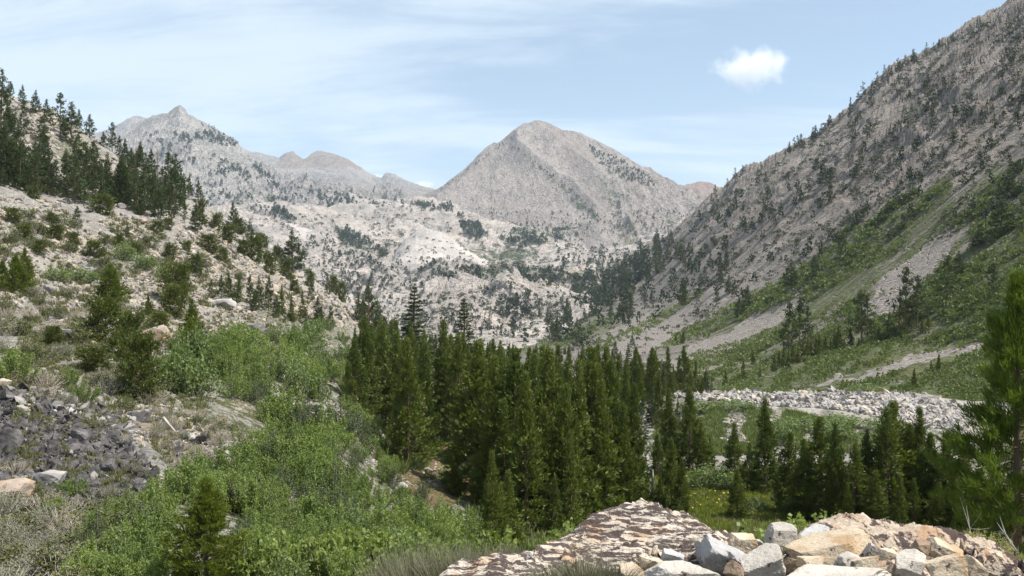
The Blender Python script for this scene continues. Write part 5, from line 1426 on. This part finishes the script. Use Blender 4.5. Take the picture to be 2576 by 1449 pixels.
for i, (x, y, w, h, d, m_, r_, lab) in enumerate(fgr):
    boulder(x, y, w, h, d, m_, lab, 800 + i * 3, None, sub=5, planes=9 if w < 150 else 10, rot=r_, deep=0.8 if w < 150 else 0.45, cat='rock', name='rock', rough=0.055)
# small chips between the blocks
g = np.random.default_rng(5)
pos = []
for k in range(330):
    x = g.uniform(1560, 2576); d = g.uniform(4.9, 5.9)
    y = np.interp(x, [1560, 1700, 1850, 1950, 2050, 2300, 2576], [1440, 1420, 1400, 1385, 1400, 1400, 1430]) + g.normal(0, 18)
    pos.append(P(x, y, d * 0.5 + 2.9))
pos = np.array(pos)
pos[:, 2] = np.minimum(pos[:, 2], 0)
for k in range(len(pos)):
    L = out1 if pos[k, 0] / pos[k, 1] < (1880 - CX) / F else out2
    pos[k, 2] = L.at(pos[k, 0], pos[k, 1]) + 0.01
v, f = scatter_mesh([stone(900 + i, 2, 9, (1, 0.8, 0.5), 0.02) for i in range(6)], pos, g.uniform(0.008, 0.034, len(pos)), g, 0.5)
link('stone_chips', mesh_np('stone_chips', v, f, [M['fg_tan']]), kind='stuff', label='loose chips among the foreground blocks')


# ------------------------------------------------------------------ shrubs
def bush_at(L, x, b, wpx, hpx, proto, label, cat, group=None, name='shrub', parts=True, sink=0.06):
    p = L.pix(x, b); W = wpx / F * p[1]; H = hpx / F * p[1]
    return plant(name, random.choice(PR[proto]), p - np.array([0, 0, H * sink]), H, W / 1.6, label, cat, group, parts, names=('foliage', 'stems'))


thick = [(180, 1500), (250, 1350), (390, 1260), (560, 1215), (640, 1180), (640, 1080), (560, 1020), (430, 990), (400, 930), (520, 880), (640, 890), (740, 830), (890, 830), (900, 900), (885, 990), (860, 1010), (960, 1090), (1000, 1200), (1080, 1260), (1180, 1340), (1190, 1440), (1150, 1500)]
hole = [(690, 985), (770, 1000), (880, 1060), (850, 1090), (740, 1070), (680, 1030)]
g = np.random.default_rng(17)
n = 0
for x, y in sample_poly(thick, 275, g, mind=18):
    if inpoly(np.array([x]), np.array([y]), hole)[0]:
        continue
    p = near.pix(x, y)
    hm = g.uniform(0.8, 2.6) if p[1] < 60 else g.uniform(1.8, 3.2)
    if x > 640 and y < 1000:
        pr, lab, grp = 'aspen_far' if g.uniform() < .6 else 'aspen', 'grey green aspen bush in the upper part of the thicket beside the forest', 'upper aspen thicket'
    elif x < 640 and y < 1180:
        pr, lab, grp = ('aspen' if g.uniform() < .6 else 'aspen_far'), 'green aspen bush in the thicket between the tall dark pine and the forest', 'middle aspen thicket'
    else:
        pr, lab, grp = ('aspen' if g.uniform() < .74 else 'aspen_dark' if g.uniform() < .7 else 'aspen_far'), 'fresh green aspen bush in the big thicket at bottom left', 'lower aspen thicket'
    hm = min(hm, g.uniform(85, 135) * p[1] / F)
    if x > 880 and y < 1330:
        hm = min(hm, g.uniform(40, 70) * p[1] / F)
    if 420 < x < 610 and y > 1290:
        continue
    plant('aspen_bush', random.choice(PR[pr]), p - np.array([0, 0, hm * 0.08]), hm, hm * g.uniform(0.55, 0.95), lab, 'aspen', grp, parts=p[1] < 90, names=('foliage', 'stems'))
for x, y in [(870, 1470), (930, 1468), (985, 1470), (790, 1468), (1040, 1460), (720, 1475), (830, 1480), (640, 1485)]:
    p = near.pix(x, y)
    plant('aspen_bush', random.choice(PR['aspen_near']), p - np.array([0, 0, .05]), 0.75, 0.6, 'bright yellow green aspen with large leaves along the bottom edge', 'aspen', 'bright aspens along the bottom edge', names=('foliage', 'stems'))
for x, b, w, h, lab in [(312, 655, 70, 50, 'round bright green willow on the middle of the left slope'), (362, 675, 90, 40, 'spreading green willow right of the round one on the left slope'), (200, 712, 110, 44, 'low pale green willow left of the broad bushy pine'), (140, 706, 90, 36, 'low pale green willow at the left among rocks'), (410, 700, 60, 36, 'green willow left of the slender dark pine'),
                        (40, 960, 150, 100, 'light green gooseberry like bush at the left edge above the slate'), (175, 975, 60, 60, 'small light green bush above the slate jumble'), (212, 1012, 90, 60, 'pale leaved bush right above the slate jumble'), (140, 1300, 90, 60, 'green leafy bush below the slate jumble'), (330, 1290, 80, 70, 'green leafy bush left of the thicket'), (600, 1420, 90, 70, 'green bush right of the young foreground pine'), (215, 1340, 70, 60, 'leafy bush left of the young pine below the slate'), (10, 1350, 60, 60, 'green bush cut by the left edge near the bottom'), (510, 1200, 110, 60, 'dense dark green willow above the young foreground pine'), (250, 1400, 80, 60, 'sprawling green bush near the bottom left corner'), (560, 905, 110, 70, 'dark olive willow mass right of the tall dark pine'), (640, 920, 90, 60, 'dark willow left of the rocky ledge in the thicket')]:
    bush_at(near, x, b, w, h, 'aspen' if b > 800 else 'aspen_far', lab, 'willow' if b < 800 else 'bush', name='leafy_bush')
# willows on the valley floor at right
for x, b, w, h, lab in [(1795, 1232, 150, 62, 'dome shaped green willow beside the meadow'), (1750, 1040, 130, 34, 'low green willow patch left of the rubble ridge'), (1850, 1035, 130, 30, 'low green willow patch in front of the rubble ridge'), (2010, 1082, 160, 36, 'long green willow patch below the rubble ridge'), (2120, 1078, 150, 36, 'green willow patch right of the long one below the rubble ridge'), (2230, 1085, 120, 40, 'green willow patch under the middle of the rubble ridge'), (1960, 1120, 90, 60, 'pale green willow behind the broad meadow pine'), (2100, 1110, 120, 50, 'green willow behind the right hand pine rank'), (1210, 1350, 60, 60, 'grey green willow sapling left of the front forest pine'), (1830, 985, 60, 20, 'small willow behind the rubble ridge'), (2180, 990, 110, 26, 'dark green willow behind the crest of the rubble ridge'), (1890, 1290, 90, 40, 'low willow at the meadow edge'), (1650, 1290, 80, 60, 'green willow right of the forest edge')]:
    bush_at(near, x, b, w, h * 1.1, 'aspen_far', lab, 'willow', name='willow_bush')
# sage, dry and olive scrub on the left slope
g = np.random.default_rng(23)
scr = [([(-60, 1230), (240, 1290), (300, 1449), (230, 1500), (-60, 1500)], 46, ['sage', 'sage', 'dry', 'olive'], 'grey sage or dry bush in the bottom left corner', 'grey scrub in the bottom left corner', (0.35, 0.7)),
       ([(340, 1000), (620, 1080), (650, 1180), (450, 1180), (380, 1100)], 60, ['dry', 'dry', 'sage', 'olive'], 'dry brown bush on the brown bank right of the slate', 'dry scrub on the brown bank', (0.3, 0.65)),
       ([(-60, 860), (300, 900), (420, 1000), (300, 1050), (-60, 980)], 50, ['olive', 'dry', 'olive', 'sage'], 'olive or dry bush on the slope above the slate', 'scrub above the slate', (0.4, 1.0)),
       ([(-60, 700), (250, 740), (420, 800), (430, 900), (200, 860), (-60, 840)], 56, ['olive', 'dry', 'sage'], 'olive or dry bush among the pale rocks of the left slope', 'scrub among the pale rocks', (0.6, 1.5)),
       ([(-60, 520), (400, 600), (640, 700), (700, 760), (400, 720), (-60, 680)], 60, ['olive'], 'olive bush among rubble high on the left slope', 'olive scrub high on the left slope', (0.9, 2.2))]
for poly, n_, prs, lab, grp, hr in scr:
    for x, y in sample_poly(poly, n_, g, mind=9):
        p = near.pix(x, y); hm = g.uniform(*hr)
        pr = prs[g.integers(0, len(prs))]
        plant('scrub_bush', random.choice(PR[pr]), p - np.array([0, 0, hm * .06]), hm, hm * g.uniform(0.9, 1.5), lab, 'shrub', grp, parts=p[1] < 40, names=('foliage', 'stems'))
for x, y, w, h, pr, lab in [(150, 1140, 50, 36, 'olive', 'small green bush growing out of the middle of the dark slate'), (60, 1060, 70, 40, 'olive', 'olive bush at the top edge of the slate near the left border'), (230, 1075, 80, 40, 'olive', 'olive bush at the top of the slate jumble'), (300, 1110, 60, 36, 'dry', 'dry bush at the upper right of the slate jumble'), (40, 1190, 80, 60, 'dry', 'pinkish dry bush on the brown rock below the slate'), (180, 1250, 90, 60, 'aspen', 'leafy green bush at the foot of the slate'), (330, 1190, 70, 40, 'sage', 'grey sage bush at the right end of the slate'), (100, 1250, 80, 50, 'olive', 'olive bush between brown rock and slate foot'), (280, 1250, 80, 50, 'sage', 'pale sage bush below the right end of the slate')]:
    bush_at(near, x, y, w, h, pr, lab, 'bush', name='scrub_bush')
# small tufts nobody could count
tufts = [tuft(960 + i, 26, 1.0, 0.6, 0.10, 0.6) for i in range(4)]
M['tuft'] = leaf_mat('olive_tufts', (0.10, 0.11, 0.04), (0.24, 0.22, 0.11), 0.2)
def stuff_tufts(name, L, polys, hr, mat, label, seed, dens=None):
    g_ = np.random.default_rng(seed)
    pos, hs = [], []
    for poly, n_ in polys:
        for x, y in sample_poly(poly, n_, g_, dens):
            p = L.pix(x, y); pos.append(p); hs.append(hr(p, g_))
    pos = np.array(pos); hs = np.array(hs)
    v, f = scatter_mesh(tufts, pos, hs, g_)
    link(name, mesh_np(name, v, f, [mat]), kind='stuff', label=label)
stuff_tufts('scrub_tufts', near, [([(-240, 470), (400, 560), (900, 800), (700, 860), (430, 900), (-240, 700)], 1300), ([(-240, 700), (430, 900), (640, 1180), (300, 1300), (300, 1449), (-240, 1449)], 3700)], lambda p, g_: p[1] * g_.uniform(0.003, 0.009), M['tuft'], 'olive and straw coloured tufts over the left slope', 51, cluster(70, 61, 0.25, 0.6))
stuff_tufts('meadow_grass', near, [([(1640, 1190), (2000, 1190), (2050, 1340), (1640, 1340)], 5000), ([(2000, 1200), (2576, 1200), (2576, 1350), (2000, 1350)], 900)], lambda p, g_: g_.uniform(0.2, 0.45), M['grass'], 'yellow green grass of the small meadow', 52)
stuff_tufts('valley_brush', near, [([(1640, 1010), (1800, 1015), (2000, 1040), (2330, 1090), (2300, 1140), (1640, 1150)], 2600), ([(860, 1020), (1000, 1090), (1250, 1160), (1200, 1250), (1000, 1200)], 500), ([(1180, 1290), (1450, 1300), (1450, 1400), (1180, 1420)], 600)], lambda p, g_: g_.uniform(0.3, 0.8), M['scrub_green'], 'green brush on the valley floor', 53, cluster(50, 63, 0.2, 0.6))
g_ = np.random.default_rng(54)
Yb = 17 + 45 * g_.uniform(0, 1, 4200) ** 0.8; Xb = Yb * g_.uniform(0.02, 0.85, 4200)
pb = np.stack([Xb, Yb, near.atv(Xb, Yb) - 0.03], -1)
v, f = scatter_mesh(tufts, pb, g_.uniform(0.25, 0.6, len(pb)), g_)
link('bank_grass', mesh_np('bank_grass', v, f, [M['tuft']]), kind='stuff', label='grass and low brush on the bank below the outcrops')
flw = mesh_np('yellow_flower_specks', *kites((lambda q: np.array(q))([near.pix(a, b) + [0, 0, 0.4] for a, b in sample_poly([(1710, 1235), (1800, 1230), (1960, 1225), (1960, 1290), (1720, 1295)], 110, g)]), unit(g.normal(size=(110, 3))), 0.11, 0.10, g), [leaf_mat('yellow_petals', (0.55, 0.42, 0.03), (0.65, 0.5, 0.05), 0.2)]) if True else None
link('meadow_flowers', flw, kind='stuff', label='yellow flowers in the small meadow')

# ---- plants of the immediate foreground
def fg_tuft(name, x, y, d, hpx, wpx, mat, label, cat, seed, n=420, wd=0.012, lean=0.8):
    H = hpx / F * d; W = wpx / F * d
    v, f = tuft(seed, n, 1.0, 1.0, wd, lean)
    b = P(x, y, d)
    link(name, mesh_np(name, v * np.array([W, W, H]), f, [M[mat]]), None, label, cat, None, None, b)
for k, (x, y, d, h, w) in enumerate([(1060, 1500, 7.5, 150, 120), (1130, 1480, 7.4, 120, 110), (1190, 1450, 7.2, 80, 80), (1000, 1520, 8.0, 150, 110), (1270, 1420, 7.0, 60, 60)]):
    fg_tuft('sage_tuft', x, y, d, h, w, 'sage', ['tallest grey green sage clump left of the lichen outcrop', 'sage clump touching the left end of the lichen outcrop', 'small sage clump behind the left end of the outcrop', 'leftmost sage clump at the bottom edge below the aspens', 'thin sage sprigs behind the outcrop flank'][k], 'sage', 970 + k, 700)
for k, (x, y, w, h) in enumerate([(1400, 1475, 90, 62), (1470, 1465, 90, 72), (1540, 1470, 80, 60), (1340, 1480, 60, 40)]):
    fg_tuft('sage_tuft', x, y, 5.25, h, w, 'sage', ['grey sage tuft in front of the lichen outcrop, left of the biggest', 'biggest grey sage tuft in front of the lichen outcrop', 'grey sage tuft in front of the outcrop beside the flat tan stone', 'smallest sage tuft in front of the outcrop'][k], 'sage', 980 + k, 420, 0.02)
fg_tuft('dry_grass', 1450, 1400, 5.6, 70, 60, 'dry', 'dry straw stems standing against the lichen outcrop', 'grass', 990, 60, 0.01, 0.5)
for x, y, d, w, h, lab in [(1215, 1400, 9, 90, 80, 'bright round leaved aspen sprig behind the left flank of the outcrop'), (1262, 1395, 9, 80, 70, 'bright aspen sprig right beside the first behind the outcrop flank'), (1425, 1370, 8.5, 90, 66, 'aspen sprig peeping over the outcrop at the forest foot'), (1880, 1388, 7.2, 110, 84, 'round leaved green sprig left of the perched white boulder'), (2010, 1345, 7.4, 90, 50, 'leafy sprig over the left shoulder of the right outcrop'), (2085, 1330, 7.4, 90, 46, 'thin leafy sprig behind the crest of the right outcrop'), (1380, 1400, 9, 60, 70, 'small bright sprig between forest and outcrop')]:
    W = w / F * d; H = h / F * d
    v_, f_ = bush(int(x), 9, 90, 0.30, 1.0, 0.7, stems=False, spread=0.09, wr=1.0, flat=0.1)[0]
    cr, stm = bush(int(x), 11, 130, 0.17, 1.0, 0.8, spread=0.10, wr=1.0, flat=0.0)
    pr_ = Proto('leafy_sprig', cr, stm, M['aspen_near'], M['bark_aspen'])
    plant('leafy_sprig', pr_, P(x, y, d), H, W / 1.5, lab, 'sprig', names=('leaves', 'stems'))
for x, y, w, h, d, lab in [(2470, 1400, 150, 74, 6.5, 'yellow green cushion shrub on the back of the right outcrop'), (2545, 1440, 110, 60, 6.2, 'smaller yellow green shrub at the right picture edge')]:
    p = P(x, y, d)
    plant('cushion_shrub', PR['ybush'][0], p, h / F * d * 1.5, w / F * d / 1.5, lab, 'shrub', names=('foliage', 'stems'))


# dead branches
def branch(pts, r, label, mat='bark_grey', sub=5, name='dead_branch'):
    pts = np.array(pts); g_ = np.random.default_rng(int(abs(pts[0, 0]) * 100) + 3)
    parts = [tube(pts, np.linspace(r, r * 0.25, len(pts)), 5)]
    for k in range(sub):
        i = g_.integers(0, len(pts) - 1); b = pts[i]; L_ = np.linalg.norm(pts[-1] - pts[0]) * g_.uniform(0.15, 0.4)
        d = unit(unit(pts[-1] - pts[0]) + g_.normal(0, 0.6, 3))
        parts.append(tube(np.stack([b, b + d * L_ * .5, b + d * L_ + [0, 0, 0.1 * L_]]), [r * .45, r * .3, r * .1], 4))
    v, f = merge(parts)
    link(name, mesh_np(name, v, f, [M[mat]], smooth=True), None, label, 'branch')
branch([P(150, 1395, 13), P(175, 1420, 13), P(215, 1435, 12.8)], 0.03, 'bleached dead branch on the ground in the bottom left corner')
branch([P(440, 1442, 12.2), P(490, 1432, 12.2), P(560, 1450, 12)], 0.022, 'curved dead stick in front of the young foreground pine')
branch([P(410, 1030 + 20, 30), P(440, 1085, 30), P(455, 1120, 30)], 0.06, 'dead stick lying on the brown bank')
branch([P(2445, 1400, 6.8), P(2440, 1330, 6.9), P(2415, 1250, 7.0)], 0.004, 'bare dead twig rising behind the right outcrop', sub=8)
branch([P(2560, 1390, 9), P(2530, 1345, 9), P(2515, 1300, 9)], 0.012, 'bleached branch at the foot of the big right pine', sub=6)
branch([P(2540, 1160, 17), P(2500, 1172, 16.6), P(2455, 1178, 16.2)], 0.02, 'bare branch poking out of the big right pine', sub=3)
branch([P(100, 815, 65), P(130, 840, 64), P(160, 850, 63)], 0.10, 'bleached fallen branch by the round pale boulder', sub=9)
branch([P(1160, 1330, 45), P(1200, 1340, 45), P(1240, 1335, 45)], 0.06, 'fallen dead stem at the foot of the forest left of the outcrop', sub=3)
branch([P(720, 1240, 30), P(760, 1190, 30), P(800, 1150, 30)], 0.02, 'thin bare stem sticking out of the aspen thicket', sub=6)

# ------------------------------------------------------------------ clouds (outside the haze) and haze
def cloud(name, x, y, d, wpx, hpx, label, seed, dens=0.0055):
    g_ = np.random.default_rng(seed)
    W = wpx / F * d; H = hpx / F * d
    v, f = ICO[3]
    m, t = new_mat(name + '_vapour')
    tcn = nd(t, 'ShaderNodeTexCoord')
    ln = nd(t, 'ShaderNodeVectorMath', operation='LENGTH')
    sc_ = nd(t, 'ShaderNodeVectorMath', operation='MULTIPLY')
    sc_.inputs[1].default_value = (2 / W, 2 / W, 2 / H)
    t.links.new(tcn.outputs['Object'], sc_.inputs[0]); t.links.new(sc_.outputs[0], ln.inputs[0])
    n_ = noise(t, tcn.outputs['Object'], 5.5 / W, 7, 0.65, off=(seed, 0, 0))
    val = math_node(t, 'SUBTRACT', math_node(t, 'ADD', math_node(t, 'MULTIPLY', n_, 1.9), -0.42), ln.outputs['Value'])
    pv = nd(t, 'ShaderNodeVolumePrincipled')
    pv.inputs['Color'].default_value = (1, 1, 1, 1)
    pv.inputs['Anisotropy'].default_value = 0.2
    t.links.new(math_node(t, 'MULTIPLY', ramp(t, val, -0.25, 0.35), dens), pv.inputs['Density'])
    o_ = nd(t, 'ShaderNodeOutputMaterial')
    t.links.new(pv.outputs[0], o_.inputs['Volume'])
    me = mesh_np(name, v * np.array([W / 2, W / 2, H / 2]), f, [m])
    link(name, me, None, label, 'cloud', None, None, P(x, y, d))
cloud('cumulus_cloud', 1890, 172, 9500, 245, 126, 'small puffy white cloud alone in the sky at upper right', 3)
cloud('low_cloud', 948, 446, 9500, 60, 30, 'scrap of white cloud behind the far grey ridge', 8)
cloud('low_cloud', 1060, 468, 9500, 100, 40, 'low white cloud just left of the central pyramid mountain', 9)

HZ = dict(x0=-6500, x1=6500, y0=-60, y1=8300, z0=-200, z1=1330)
v = np.array([[HZ['x0'], HZ['y0'], HZ['z0']], [HZ['x1'], HZ['y0'], HZ['z0']], [HZ['x1'], HZ['y1'], HZ['z0']], [HZ['x0'], HZ['y1'], HZ['z0']],
              [HZ['x0'], HZ['y0'], HZ['z1']], [HZ['x1'], HZ['y0'], HZ['z1']], [HZ['x1'], HZ['y1'], HZ['z1']], [HZ['x0'], HZ['y1'], HZ['z1']]], float)
f = np.array([[0, 3, 2, 1], [4, 5, 6, 7], [0, 1, 5, 4], [1, 2, 6, 5], [2, 3, 7, 6], [3, 0, 4, 7]])
m, t = new_mat('thin_haze')
pv = nd(t, 'ShaderNodeVolumePrincipled')
pv.inputs['Color'].default_value = (0.72, 0.86, 1.0, 1)
pv.inputs['Density'].default_value = 0.00005
pv.inputs['Anisotropy'].default_value = 0.0
ho = nd(t, 'ShaderNodeOutputMaterial')
t.links.new(pv.outputs[0], ho.inputs['Volume'])
link('haze', mesh_np('haze', v, f, [m]), kind='stuff', label='thin pale air that fades the far mountains')
S.cycles.volume_bounces = 2
S.cycles.volume_step_rate = 1.0
